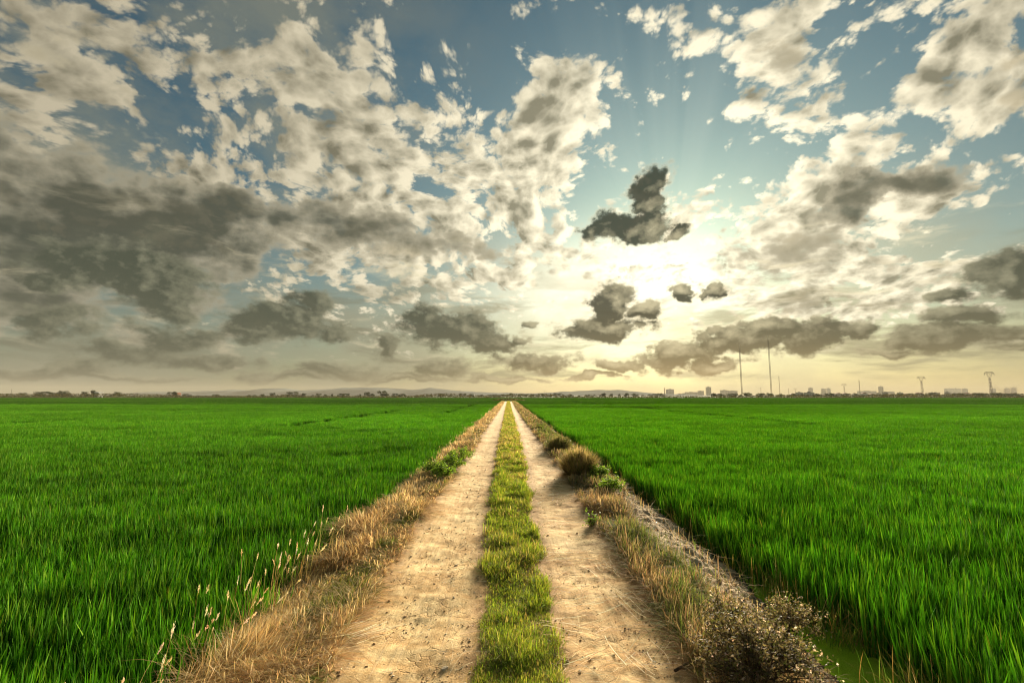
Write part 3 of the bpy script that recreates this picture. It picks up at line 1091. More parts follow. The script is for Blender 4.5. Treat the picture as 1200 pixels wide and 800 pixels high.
def build_rice():
    tree = rice_nodes()
    Y_FAR, Y_END = 92.0, 340.0
    lines = {-1: [(-13.5, 28, 60), (-33.0, 22, 75), (-7.5, 50, 92)], 1: [(20.0, 30, 92), (46.0, 20, 92)]}
    for s in (-1, 1):
        pts, var, rot, sxy, sz, tilt, tone = [], [], [], [], [], [], []
        first = 2.86 if s < 0 else 3.72
        for iy, Y in enumerate(np.arange(-5.0, Y_FAR, 0.94)):
            lim = 1.30 * max(Y, 0) + 9.0
            c = float(centre(Y))
            ff = first if s < 0 else (3.72 - .24 * float(smooth(4.2, 6.5, Y)))
            nx = int((lim - ff) / 0.94)
            xs = s * (ff + np.arange(nx) * 0.94) + c
            for X in xs:
                gap = any(abs(X - c - gx) < 1.0 and y0 < Y < y1 for gx, y0, y1 in lines[s])
                if gap and RNG.random() < .93:
                    continue
                e = abs(X - c) < first + .4
                pts.append((X + RNG.uniform(-.16, .16) * (0.5 if e else 1), Y + RNG.uniform(-.16, .16), WATER_Z - .03))
                var.append(RNG.integers(0, NV_NEAR))
                rot.append(RNG.choice([0, math.pi / 2, math.pi, -math.pi / 2]) + RNG.uniform(-.3, .3))
                h = 0.80 + 0.34 * float(fbm(X * .11, Y * .11, 131, 3)) + 0.22 * float(fbm(X * .6, Y * .6, 133, 2)) - .1
                sxy.append(1.08); sz.append(h * RNG.uniform(.93, 1.07)); tilt.append(0.05)
                tone.append(tone_at(X, Y))
        for Y in np.arange(Y_FAR + 1.6, Y_END, 3.7):
            lim = 1.22 * Y + 15
            c = float(centre(Y))
            on_track = Y < TRACK_END + 3
            f = first + 1.4 if on_track else 1.6
            xs = np.arange(f, min(lim, 420), 3.7) * s + c
            for X in xs:
                if s > 0 and abs(X - c - 20.0) < 1.9 and Y < 150 and RNG.random() < .8:
                    continue
                if abs((Y + X * 0.06 * s) % 61.0 - 30) < 1.85 and RNG.random() < .85:      # bunds across the fields
                    continue
                pts.append((X + RNG.uniform(-.5, .5), Y + RNG.uniform(-.5, .5), WATER_Z - .03))
                var.append(NV_NEAR + RNG.integers(0, NV_FAR))
                rot.append(RNG.choice([0, math.pi / 2, math.pi, -math.pi / 2]) + RNG.uniform(-.2, .2))
                h = 0.80 + 0.34 * float(fbm(X * .05, Y * .05, 135, 3))
                sxy.append(1.1); sz.append(h * RNG.uniform(.92, 1.08)); tilt.append(0.0)
                tone.append(tone_at(X, Y))
        # thin scatter of single bundles that breaks the straight front edge
        o = mesh_np('rice_field', np.array(pts), [], None,
                    attrs={'var': np.array(var, dtype=np.int32), 'rot': np.array(rot), 'sxy': np.array(sxy), 'sz': np.array(sz), 'tilt': np.array(tilt), 'tone': np.array(tone)})
        md = o.modifiers.new('scatter', 'NODES')
        md.node_group = tree
        tag(o, 'young green rice standing in the wide paddy %s of the track' % ('left' if s < 0 else 'right'), 'rice field', kind='stuff')
        print('rice', s, len(pts))


build_rice()
# ------------------------------------------------------- simple solid meshes
class Solid:
    """Collects boxes, bars, tubes and prisms into ONE mesh."""
    def __init__(self):
        self.v, self.f = [], []

    def box(self, x0, x1, y0, y1, z0, z1):
        n = len(self.v)
        self.v += [(x0, y0, z0), (x1, y0, z0), (x1, y1, z0), (x0, y1, z0), (x0, y0, z1), (x1, y0, z1), (x1, y1, z1), (x0, y1, z1)]
        self.f += [(n, n + 3, n + 2, n + 1), (n + 4, n + 5, n + 6, n + 7), (n, n + 1, n + 5, n + 4), (n + 1, n + 2, n + 6, n + 5),
                   (n + 2, n + 3, n + 7, n + 6), (n + 3, n, n + 4, n + 7)]
        return self

    def tube(self, pts, rad, k=6, cap=True):
        pts = [Vector(p) for p in pts]
        if not isinstance(rad, (list, tuple)):
            rad = [rad] * len(pts)
        n0 = len(self.v)
        for i, p in enumerate(pts):
            d = (pts[min(i + 1, len(pts) - 1)] - pts[max(i - 1, 0)]).normalized()
            a = d.cross(Vector((0, 0, 1)) if abs(d.z) < .95 else Vector((1, 0, 0))).normalized()
            b = d.cross(a)
            for j in range(k):
                t = 2 * math.pi * j / k
                self.v.append(tuple(p + (a * math.cos(t) + b * math.sin(t)) * rad[i]))
        for i in range(len(pts) - 1):
            for j in range(k):
                q = n0 + i * k + j; r = n0 + i * k + (j + 1) % k
                self.f.append((q, r, r + k, q + k))
        if cap:
            self.f.append(tuple(n0 + j for j in range(k))[::-1])
            self.f.append(tuple(n0 + (len(pts) - 1) * k + j for j in range(k)))
        return self

    def prism(self, poly, y0, y1):
        """poly of (x, z) points extruded along y."""
        n = len(self.v); k = len(poly)
        self.v += [(x, y0, z) for x, z in poly] + [(x, y1, z) for x, z in poly]
        self.f.append(tuple(range(n, n + k))); self.f.append(tuple(range(n + 2 * k - 1, n + k - 1, -1)))
        for j in range(k):
            a, b = n + j, n + (j + 1) % k
            self.f.append((b, a, a + k, b + k))
        return self

    def build(self, name, mat, parent=None, smooth_shade=False):
        me = bpy.data.meshes.new(name)
        me.from_pydata(self.v, [], self.f)
        if smooth_shade:
            for p in me.polygons: p.use_smooth = True
        me.materials.append(mat)
        o = bpy.data.objects.new(name, me)
        C.objects.link(o)
        if parent is not None:
            o.parent = parent
        return o


def empty(name, loc, label, cat, group=None, rz=0.0, scale=None):
    o = bpy.data.objects.new(name, None)
    C.objects.link(o)
    o.empty_display_size = 0.2
    o.location = loc
    o.rotation_euler = (0, 0, rz)
    if scale: o.scale = scale
    return tag(o, label, cat, group)


def copy_thing(o, loc, label, group=None, rz=0.0, scale=None):
    c = o.copy(); C.objects.link(c)
    c.location = loc; c.rotation_euler = (0, 0, rz)
    if scale: c.scale = scale
    c['label'] = label
    if group: c['group'] = group
    for ch in [x for x in C.objects if x.parent == o]:
        d = ch.copy(); C.objects.link(d); d.parent = c
        for gc in [x for x in C.objects if x.parent == ch]:
            e = gc.copy(); C.objects.link(e); e.parent = d
    return c


GZ = -0.45                        # level of the far land
BARK = plain('bark', (.09, .065, .04), .9, .1)
LEAF_MAT = blade_material('tree_leaf', trans=.25, warm=(1.1, 1.15, .6), rough=.7, spec=.1)
STEEL = plain('grey_steel', (.22, .21, .20), .6, .3)
RUST = plain('weathered_steel', (.16, .13, .10), .8, .2)
WHITE_WALL = plain('white_render', (.72, .70, .64), .85, .2, .08)
CREAM_WALL = plain('cream_render', (.50, .44, .34), .85, .2, .10)
GREY_WALL = plain('grey_concrete', (.33, .32, .30), .9, .2, .12)
BRICK_WALL = plain('brick_wall', (.28, .17, .11), .9, .15, .15)
ROOF_TILE = plain('roof_tile', (.26, .12, .07), .85, .15)
ROOF_GREY = plain('roof_sheet', (.40, .40, .38), .6, .3)
GLASS = plain('dark_glazing', (.05, .06, .065), .15, .5, .1)


# --------------------------------------------------------------- far trees
def tree_proto(kind, seed):
    """Empty of unit size 1 m high times the height H; crown of many leaf faces and a branched trunk."""
    rs = np.random.default_rng(seed)
    H = {'round': 6.0, 'broad': 5.0, 'tall': 8.0, 'shrub': 2.6, 'conic': 7.0}[kind]
    t = empty('broadleaf_tree' if kind != 'shrub' else 'field_shrub', (0, 0, 0), 'x', 'tree' if kind != 'shrub' else 'shrub')
    th = H * {'round': .30, 'broad': .25, 'tall': .3, 'shrub': .12, 'conic': .12}[kind]
    s = Solid()
    top = Vector((rs.normal(0, .15), rs.normal(0, .15), H * .62))
    s.tube([(0, 0, -.1), (0.03 * H, 0, th), tuple(top)], [.035 * H, .026 * H, .008 * H], 6)
    lobes = []
    nb = 9 if kind != 'shrub' else 7
    for i in range(nb):
        a = i * 2.4 + rs.uniform(0, .6)
        zr = rs.uniform(.24, .80) if kind != 'shrub' else rs.uniform(.2, .65)
        spread = {'round': .30, 'broad': .52, 'tall': .20, 'shrub': .5, 'conic': .26 * (1.15 - zr)}[kind] * H * rs.uniform(.6, 1.1)
        p = Vector((math.cos(a) * spread, math.sin(a) * spread, zr * H))
        s.tube([(0.02 * H, 0, th * .9), tuple((p * .55) + Vector((0, 0, th * .35))), tuple(p)], [.018 * H, .012 * H, .005 * H], 5)
        lobes.append((p, H * {'round': .25, 'broad': .24, 'tall': .20, 'shrub': .26, 'conic': .16}[kind] * rs.uniform(.75, 1.2)))
    lobes.append((top + Vector((0, 0, .12 * H)), H * .22))
    s.build('trunk', BARK, t)
    pos, siz = [], []
    for p, r in lobes:
        n = 110
        d = rs.normal(size=(n, 3)); d /= np.linalg.norm(d, axis=1)[:, None]
        d *= (r * rs.uniform(.35, 1.08, n) ** .6)[:, None]
        d[:, 2] *= .75
        pos.append(np.array(p)[None, :] + d); siz.append(rs.uniform(.05, .11, n) * H)
    pos = np.concatenate(pos); siz = np.concatenate(siz)
    pos[:, 2] = np.maximum(pos[:, 2], .05)
    b = Bag()
    b.add(*leaves(pos, siz, pick([(.035, .050, .018), (.05, .063, .022), (.028, .040, .016), (.065, .07, .028)], len(pos)), .7))
    b.build('crown', LEAF_MAT, t)
    return t, H


def build_trees():
    P = {k: tree_proto(k, 300 + i) for i, k in enumerate(('round', 'broad', 'tall', 'shrub', 'conic'))}
    used = set()

    def put(kind, px, base_py, hpx, Y, label, group, wide=1.0):
        o, H = P[kind]
        x = at_depth(px, 463, Y).x
        h = hpx * 1.45 / F_PX * Y
        k = h / H
        loc = (x, Y + RNG.uniform(-6, 6), GZ)
        rz = RNG.uniform(0, 6.28)
        sc = (k * wide, k * wide, k)
        if kind not in used:
            used.add(kind)
            o.location = loc; o.rotation_euler = (0, 0, rz); o.scale = sc
            o['label'] = label; o['group'] = group
            return o
        return copy_thing(o, loc, label, group, rz, sc)

    # left cluster by the white shed
    gl = 'trees round the white shed on the far left'
    put('broad', 27, 463, 4.2, 520, 'small lone round tree furthest left on the horizon', gl)
    put('round', 47, 463, 5.0, 520, 'leftmost tree of the clump left of the white shed', gl, 1.3)
    put('broad', 54, 463, 5.2, 524, 'second tree of the clump left of the white shed', gl, 1.1)
    put('broad', 62, 463, 4.6, 516, 'third tree of the clump left of the white shed', gl, 1.2)
    put('round', 70, 463, 5.6, 522, 'tallest rounded tree amid the clump left of the white shed', gl, 1.3)
    put('broad', 78, 463, 4.4, 520, 'fifth tree of the clump left of the white shed', gl, 1.3)
    put('broad', 84, 463, 4.0, 518, 'lowest tree of the clump left of the white shed', gl, 1.2)
    put('round', 96, 463, 5.0, 521, 'last tree of the clump before the pointed tree by the white shed', gl, 1.1)
    put('conic', 108.5, 463, 6.4, 515, 'pointed dark tree standing right beside the white shed', gl, 1.2)
    put('round', 138, 463, 4.6, 520, 'rounded tree standing alone to the right of the white shed', gl, 1.4)
    put('broad', 133, 463, 2.6, 516, 'little bush leaning on the lone tree right of the white shed', gl, 1.3)
    put('broad', 204, 463, 4.8, 540, 'tree at the left end of the small farmhouse group', gl, 1.2)
    put('tall', 208, 463, 5.0, 536, 'narrow tree at the right end of the small farmhouse group', gl)
    put('broad', 219, 464, 3.2, 500, 'low wide shrub just right of the small farmhouse', gl, 1.6)
    put('broad', 252, 464, 3.0, 500, 'low wide shrub on its own midway along the left horizon', gl, 1.4)
    put('broad', 449, 463, 5.6, 620, 'broad dark tree standing highest on the middle left horizon', 'trees along the middle horizon', 1.3)
    put('round', 432, 463, 4.2, 610, 'smaller tree left of the broad dark tree on the middle left horizon', 'trees along the middle horizon', 1.4)
    put('broad', 345, 463, 4.8, 600, 'wide tree below the blue hill on the left horizon', 'trees along the middle horizon', 1.6)

    # loose rows of look-alikes
    gm = 'small trees scattered along the middle horizon'
    for i, px in enumerate(np.concatenate([np.arange(290, 560, 7.5), np.arange(566, 780, 7.0)])):
        k = ('broad', 'round', 'shrub', 'tall')[int(RNG.integers(0, 4))]
        if k == 'tall' and RNG.random() < .6: k = 'broad'
        put(k, px + RNG.uniform(-3, 3), 463, RNG.uniform(1.6, 3.6), RNG.uniform(520, 700), 'small dark tree in the ragged line along the middle horizon', gm, RNG.uniform(1.0, 1.7))
    gs = 'shrubs dotted along the left horizon'
    for px in list(np.arange(150, 300, 6.5)):
        put('shrub', px + RNG.uniform(-3, 3), 463, RNG.uniform(1.0, 2.2), RNG.uniform(440, 560), 'small dark shrub dotted along the far edge of the left paddy', gs, RNG.uniform(.9, 1.6))
    gr = 'trees of the dark belt below the masts and the town'
    for px in np.arange(838, 1206, 5.2):
        k = ('broad', 'round', 'broad', 'shrub')[int(RNG.integers(0, 4))]
        dense = px < 925 or px > 1120
        put(k, px + RNG.uniform(-2, 2), 463, RNG.uniform(2.2, 4.4) if dense else RNG.uniform(1.8, 4.0), RNG.uniform(470, 560),
            'low dark tree in the belt along the far edge of the right paddy', gr, RNG.uniform(1.2, 1.9))
    for px in np.arange(-40, 30, 9):
        put('shrub', px, 463, RNG.uniform(1.2, 2.0), 500, 'small dark shrub dotted along the far edge of the left paddy', gs, 1.4)

    # thick low growth at the end of the track and along the field edges
    b = Bag()
    n = 42000
    X = RNG.uniform(-640, 640, n); Y = RNG.normal(420, 12, n) + 14 * np.sin(X * .02)
    hn = fbm(X * .02, Y * 0 + 2, 401, 4)
    Z = GZ + RNG.random(n) * (1.6 + 2.4 * smooth(.42, .66, hn))
    b.add(*leaves(np.stack([X, Y, Z], 1), RNG.uniform(.5, 1.1, n), pick([(.06, .065, .02), (.09, .085, .03), (.045, .05, .02), (.15, .11, .045), (.08, .05, .025)], n), .7))
    n = 4000
    X = RNG.normal(-1.1, 5.5, n); Y = RNG.normal(168, 3, n)
    Z = GZ + RNG.random(n) * 1.3 * np.exp(-((X + 1.1) / 7) ** 2)
    b.add(*leaves(np.stack([X, Y, Z], 1), RNG.uniform(.15, .4, n), pick([(.09, .09, .03), (.05, .06, .02), (.16, .12, .05), (.24, .17, .08)], n), .6))
    tag(b.build('distant_undergrowth', LEAF_MAT), 'ragged brown and green undergrowth along the far edge of the paddies', 'undergrowth', kind='stuff')


build_trees()


# --------------------------------------------------------------- buildings
def building(name, px, top_py, wpx, Y, wall, label, floors=0, cols=0, roof='flat', depth=None, cat='building', group=None, base_py=463.0):
    """A house or block: walls, roof, rows of windows on the face toward the fields."""
    if Y > 1400: Y *= 2.4
    c = at_depth(px, 463, Y)
    w = wpx / F_PX * Y
    h = (base_py - top_py) / F_PX * Y + CAM_H - GZ
    d = depth or max(6.0, w * .6)
    t = empty(name, (c.x, Y, GZ), label, cat, group, rz=RNG.uniform(-.12, .12))
    if roof == 'gable':
        wh = h * .68
        Solid().box(-w / 2, w / 2, 0, d, -.3, wh).build('wall', wall, t)
        Solid().prism([(-w / 2 - .4, wh + .02), (w / 2 + .4, wh + .02), (0, h)], -.4, d + .4).build('roof', ROOF_TILE, t)
    elif roof == 'shed':
        wh = h * .8
        Solid().box(-w / 2, w / 2, 0, d, -.3, wh).build('wall', wall, t)
        Solid().prism([(-w / 2 - .3, wh + .02), (w / 2 + .3, wh + .02), (w / 2 + .3, wh + .35), (-w / 2 - .3, h)], -.3, d + .3).build('roof', ROOF_GREY, t)
    else:
        Solid().box(-w / 2, w / 2, 0, d, -.3, h).build('wall', wall, t)
        r = Solid()
        r.box(-w / 2 - .15, w / 2 + .15, -.15, d + .15, h + .01, h + .5)
        r.box(-w * .15, w * .12, d * .3, d * .7, h + .5, h + .5 + max(1.5, h * .08))
        r.build('roof', GREY_WALL, t)
        wh = h
    if floors:
        fh = wh / (floors + .25)
        cw = w / cols
        for i in range(floors):
            for j in range(cols):
                x = -w / 2 + (j + .5) * cw
                z = fh * (i + .35)
                Solid().box(x - cw * .28, x + cw * .28, -.03, .12, z, z + fh * .5).build('window', GLASS, t)
    else:
        Solid().box(-w * .12, w * .12, -.04, .1, 0.05, min(2.6, wh * .7)).build('door', GLASS, t)
    return t


def build_town():
    building('farm_shed', 113, 458.8, 5.0, 505, WHITE_WALL, 'small white shed right of the pointed tree on the left horizon', roof='shed', cat='shed')
    building('farmhouse', 206, 459.8, 3.4, 560, BRICK_WALL, 'small dark farmhouse between two trees on the left horizon', roof='gable', cat='house')
    building('farmhouse', 519, 461.2, 4.0, 760, WHITE_WALL, 'little white house in the tree line below the middle hills', roof='gable', cat='house')
    building('farm_shed', 553, 461.3, 5.0, 640, WHITE_WALL, 'white shed just left of the end of the track', roof='shed', cat='shed')
    building('factory', 786, 456.2, 8.0, 1700, GREY_WALL, 'grey flat block standing alone left of the sunlit town', 4, 5)
    building('warehouse', 812, 459.4, 13, 1800, CREAM_WALL, 'long low warehouse left of the slim tower below the sun', 2, 9)
    building('office_block', 822, 458.0, 6, 1750, GREY_WALL, 'squat block touching the slim tower below the sun', 3, 4)
    building('apartment_tower', 831, 453.6, 5.2, 1650, CREAM_WALL, 'tallest slim tower standing directly below the sun', 9, 3)
    building('apartment_block', 850, 457.2, 8, 1750, CREAM_WALL, 'stepped block right of the slim tower below the sun', 4, 5)
    building('apartment_block', 860, 458.0, 9, 1700, GREY_WALL, 'wide block just left of the shorter tall mast', 4, 6)
    building('greenhouse_store', 950, 460.2, 9, 720, WHITE_WALL, 'bright white low store among trees right of the tall masts', 1, 5)
    building('apartment_tower', 951, 454.6, 4, 1900, CREAM_WALL, 'narrow tower above the bright white low store', 8, 3)
    building('apartment_block', 966, 455.6, 4, 1900, CREAM_WALL, 'left one of two pale twin blocks right of the white store', 7, 3)
    building('apartment_block', 972, 455.2, 4, 1900, WHITE_WALL, 'right one of two pale twin blocks right of the white store', 7, 3)
    building('warehouse', 1020, 458.2, 16, 1700, WHITE_WALL, 'long pale hall left of the silo tower', 2, 10)
    building('silo_tower', 1034, 453.2, 4.2, 1600, CREAM_WALL, 'tall stepped silo tower on the right horizon', 6, 2)
    building('apartment_block', 1045, 458.8, 7, 1750, GREY_WALL, 'low grey block right of the silo tower', 3, 5)
    g = 'row of pale apartment blocks between the two large pylons'
    for i, px in enumerate((1110.5, 1114.3, 1118.1, 1121.9, 1125.6)):
        building('apartment_block', px, 455.6 - (.3 if i % 2 else 0), 3.5, 2000 + 18 * i, WHITE_WALL,
                 ('first', 'second', 'middle', 'fourth', 'last')[i] + ' block from the left in the pale row between the large pylons', 8, 3, group=g)
    building('apartment_block', 1132.5, 455.4, 4.4, 1950, GREY_WALL, 'separate grey block right of the pale row of blocks', 8, 3)
    building('apartment_block', 1166, 455.4, 4.5, 1900, GREY_WALL, 'grey block in front of the smoke at the rightmost pylon', 7, 3)
    building('apartment_tower', 1182, 455.0, 4.0, 1950, GREY_WALL, 'left one of two towers past the smoke', 8, 3)
    building('apartment_tower', 1190, 454.4, 4.4, 1900, CREAM_WALL, 'right one of two towers past the smoke', 8, 3)
    gw = 'low pale houses of the town on the right horizon'
    for px in list(np.arange(930, 1200, 9.0)) + [795, 803, 838, 843]:
        building('town_house', px + RNG.uniform(-3, 3), RNG.uniform(459.6, 461.2), RNG.uniform(4, 8), RNG.uniform(1150, 1500), (WHITE_WALL, CREAM_WALL, GREY_WALL)[int(RNG.integers(0, 3))],
                 'low pale house in the town along the right horizon', 1, 4, roof='flat' if RNG.random() < .5 else 'gable', cat='house', group=gw)
    gm = 'tiny pale houses along the middle horizon'
    for px in (352, 402, 470, 590, 640, 668, 705):
        building('town_house', px, RNG.uniform(461.0, 461.8), RNG.uniform(3, 5), RNG.uniform(900, 1200), (WHITE_WALL, CREAM_WALL)[int(RNG.integers(0, 2))],
                 'tiny pale house in the tree line along the middle horizon', 1, 3, roof='gable', cat='house', group=gm)
    s = Solid()
    c = at_depth(779, 463, 1650); h = 8.5 / F_PX * 1650 + 2.3
    t = empty('factory_chimney', (c.x, 1650, GZ), 'thin chimney left of the lone grey block', 'chimney')
    s.tube([(0, 0, -.2), (0, 0, h)], [1.5, .9], 10).build('stack', BRICK_WALL, t)
    Solid().tube([(0, 0, h), (0, 0, h + .6)], [1.15, 1.15], 10).build('rim', GREY_WALL, t)


build_town()


# ----------------------------------------------------------- masts, pylons
def mast(px, top_py, Y, label, guys=True, face=.9, cat='mast', group=None):
    c = at_depth(px, 463, Y)
    h = (463 - top_py) / F_PX * Y + CAM_H - GZ
    t = empty('lattice_mast' if guys else 'pole', (c.x, Y, GZ), label, cat, group)
    s = Solid()
    if guys:
        legs = [(face * math.cos(a), face * math.sin(a)) for a in (math.pi / 2, math.pi * 7 / 6, math.pi * 11 / 6)]
        for x, y in legs:
            s.tube([(x, y, 0), (x, y, h)], .20, 4)
        step = face * 3.2
        k = int(h / step)
        for i in range(k):
            z0, z1 = i * step, (i + 1) * step
            for j in range(3):
                a, b = legs[j], legs[(j + 1) % 3]
                s.tube([(a[0], a[1], z0), (b[0], b[1], z1)], .10, 3, cap=False)
                s.tube([(a[0], a[1], z1), (b[0], b[1], z1)], .10, 3, cap=False)
        s.build('lattice', RUST, t)
        Solid().tube([(0, 0, h - 1), (0, 0, h + 6)], .12, 5).build('antenna', STEEL, t)
        w = Solid()
        for a in (math.pi / 2, math.pi * 7 / 6, math.pi * 11 / 6):
            for f in (.45, .92):
                w.tube([(math.cos(a) * face, math.sin(a) * face, h * f), (math.cos(a) * h * .5, math.sin(a) * h * .5, 0)], .03, 3, cap=False)
        w.build('guy_wires', STEEL, t)
    else:
        s.tube([(0, 0, 0), (0, 0, h)], [.012 * h + .12, .006 * h + .08], 6).build('shaft', RUST, t)
        Solid().box(-.04 * h, .04 * h, -.08, .08, h * .92, h * .95).build('crossbar', RUST, t)
    return t


mast(869.5, 409, 680, 'shorter of the two tall lattice masts before the sunlit cloud bank')
mast(904, 398, 680, 'taller of the two tall lattice masts before the sunlit cloud bank')
mast(914, 441, 1300, 'faint thin mast just right of the taller lattice mast', face=.7)
mast(1008, 446, 1100, 'thin mast standing alone left of the silo tower', face=.6)
mast(892, 454, 800, 'short pole between the two tall lattice masts', guys=False, cat='pole')
mast(539, 456.4, 900, 'thin pole above the trees of the middle horizon', guys=False, cat='pole')
mast(924.5, 455, 900, 'short pole right of the faint thin mast', guys=False, cat='pole')
mast(13, 455.8, 600, 'thin pole furthest left on the horizon', guys=False, cat='pole')
mast(640, 457.6, 900, 'thin pole above the trees right of the track end', guys=False, cat='pole')
mast(638, 457.6, 905, 'second thin pole beside another above the trees right of the track end', guys=False, cat='pole')


def pylon(px, top_py, Y, label, rz=0.0):
    """Slim lattice trunk splitting into a Y that carries one drooping cross beam."""
    Y *= 1.8
    c = at_depth(px, 463, Y)
    h = (463 - top_py) / F_PX * Y + CAM_H - GZ
    t = empty('transmission_pylon', (c.x, Y, GZ), label, 'pylon', 'power pylons on the right horizon', rz)
    s = Solid()
    b0, b1 = .040 * h, .022 * h
    zs = [h * f for f in (0, .16, .32, .48, .62, .74)]
    wd = [b0 + (b1 - b0) * z / (h * .74) for z in zs]
    for sx in (-1, 1):
        for sy in (-1, 1):
            s.tube([(sx * w, sy * w, z) for z, w in zip(zs, wd)], .006 * h, 4)
    for i in range(len(zs) - 1):
        for sy in (-1, 1):
            s.tube([(-wd[i], sy * wd[i], zs[i]), (wd[i + 1], sy * wd[i + 1], zs[i + 1])], .0038 * h, 3, cap=False)
            s.tube([(wd[i], sy * wd[i], zs[i]), (-wd[i + 1], sy * wd[i + 1], zs[i + 1])], .0038 * h, 3, cap=False)
            s.tube([(sy * wd[i], -wd[i], zs[i]), (sy * wd[i + 1], wd[i + 1], zs[i + 1])], .0038 * h, 3, cap=False)
    s.build('lattice_body', RUST, t)
    a = Solid()
    for sx in (-1, 1):
        for sy in (-1, 1):
            a.tube([(sx * b1, sy * b1, h * .74), (sx * .13 * h, sy * b1 * .7, h * .93)], .0065 * h, 4)
    a.build('fork', RUST, t)
    m = Solid()
    for sy in (-1, 1):
        m.tube([(-.24 * h, 0, h * .925), (-.13 * h, sy * b1 * .7, h * .99), (.13 * h, sy * b1 * .7, h * .99), (.24 * h, 0, h * .925)], .006 * h, 4)
        m.tube([(-.24 * h, 0, h * .915), (-.13 * h, sy * b1 * .7, h * .93), (.13 * h, sy * b1 * .7, h * .93), (.24 * h, 0, h * .915)], .006 * h, 4)
    for k in range(7):
        x = (-.18 + .06 * k) * h
        m.tube([(x, b1 * .5, h * .93), (x + .03 * h, b1 * .5, h * .985)], .005 * h, 3, cap=False)
    m.build('cross_beam', RUST, t)
    for x in (-.23 * h, 0, .23 * h):
        q = Solid()
        for k in range(5):
            z = h * .915 - .012 * h * (k + 1)
            q.tube([(x, 0, z), (x, 0, z + .006 * h)], .010 * h, 6)
        q.tube([(x, 0, h * .92), (x, 0, h * .85)], .003 * h, 4)
        q.build('insulator', GLASS, t)
    return t


pylon(990, 449.8, 1250, 'smallest pylon left of the thin lone mast', .15)
pylon(932.5, 455, 1500, 'tiny far pylon beside the poles right of the masts', .15)
pylon(1081.3, 441, 820, 'middle sized pylon left of the pale row of blocks', .12)
pylon(1162, 435.6, 700, 'largest pylon at the right edge beside the smoke', .12)


# ------------------------------------------------------------------- hills
def hills(name, Y, outline, depth, col):
    """outline: (px, py) ridge points; a rounded ridge with real depth."""
    xs = np.linspace(outline[0][0], outline[-1][0], 150)
    ys = np.interp(xs, [p[0] for p in outline], [p[1] for p in outline])
    ys = ys - (fbm(xs * .09, xs * 0 + Y, 501, 4) - .5) * 1.8 * smooth(462.8, 459, ys)
    crest = np.array([[at_depth(a, 463, Y).x, (463 - b) / F_PX * Y] for a, b in zip(xs, ys)])
    rows = np.linspace(0, 1, 15)
    V_ = []
    for r in rows:
        prof = math.sin(math.pi * r) ** .8 if 0 < r < 1 else 0
        for (x, z) in crest:
            yy = Y - depth / 2 + depth * r
            zz = GZ - 1 + max(z, 0) * prof * (1 + .18 * (float(fbm(x * .004, yy * .004, 511, 3)) - .5) * (1 if r != .5 else 0))
            V_.append((x, yy, zz))
    m = plain(name + '_hazed_cover', col, 1.0, 0.0, .3, .006)  # cover colour cooled and paled: part of the distant haze is in it
    o = mesh_np(name, np.array(V_), [grid_faces(len(xs), len(rows))], m, smooth_shade=True)
    tag(o, kind='structure')


hills('hills', 3700, [(120, 463), (150, 460.5), (185, 459), (230, 458.5), (262, 457.5), (275, 456.2), (300, 457.0), (316, 454.6), (330, 454.8), (352, 457), (380, 455.6), (408, 453.8),
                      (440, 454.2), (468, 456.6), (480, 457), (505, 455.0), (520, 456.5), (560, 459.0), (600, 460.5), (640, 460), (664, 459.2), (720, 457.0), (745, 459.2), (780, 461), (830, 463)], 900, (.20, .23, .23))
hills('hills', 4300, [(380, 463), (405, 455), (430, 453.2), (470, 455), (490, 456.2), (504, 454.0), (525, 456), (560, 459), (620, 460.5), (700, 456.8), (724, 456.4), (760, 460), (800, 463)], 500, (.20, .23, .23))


# ---------------------------------------------------------------- air, smoke
def closed_box(name, x0, x1, y0, y1, z0, z1):
    s = Solid().box(x0, x1, y0, y1, z0, z1)
    me = bpy.data.meshes.new(name)
    me.from_pydata(s.v, [], s.f)
    o = bpy.data.objects.new(name, me)
    C.objects.link(o)
    return o


m = bpy.data.materials.new('haze_air')
m.use_nodes = True
m.node_tree.nodes.clear()
g = G(m.node_tree)
out = g.node('ShaderNodeOutputMaterial')
pv = g.node('ShaderNodeVolumePrincipled')
pv.inputs['Color'].default_value = (.58, .54, .44, 1)
pv.inputs['Density'].default_value = HAZE
pv.inputs['Anisotropy'].default_value = 0.0
m.node_tree.links.new(pv.outputs[0], out.inputs['Volume'])
haze = closed_box('haze', -5400, 5400, -1000, 5400, -3.0, 96)
haze.data.materials.append(m)
tag(haze, 'thin warm haze that pales the town and hills', 'haze', kind='stuff')


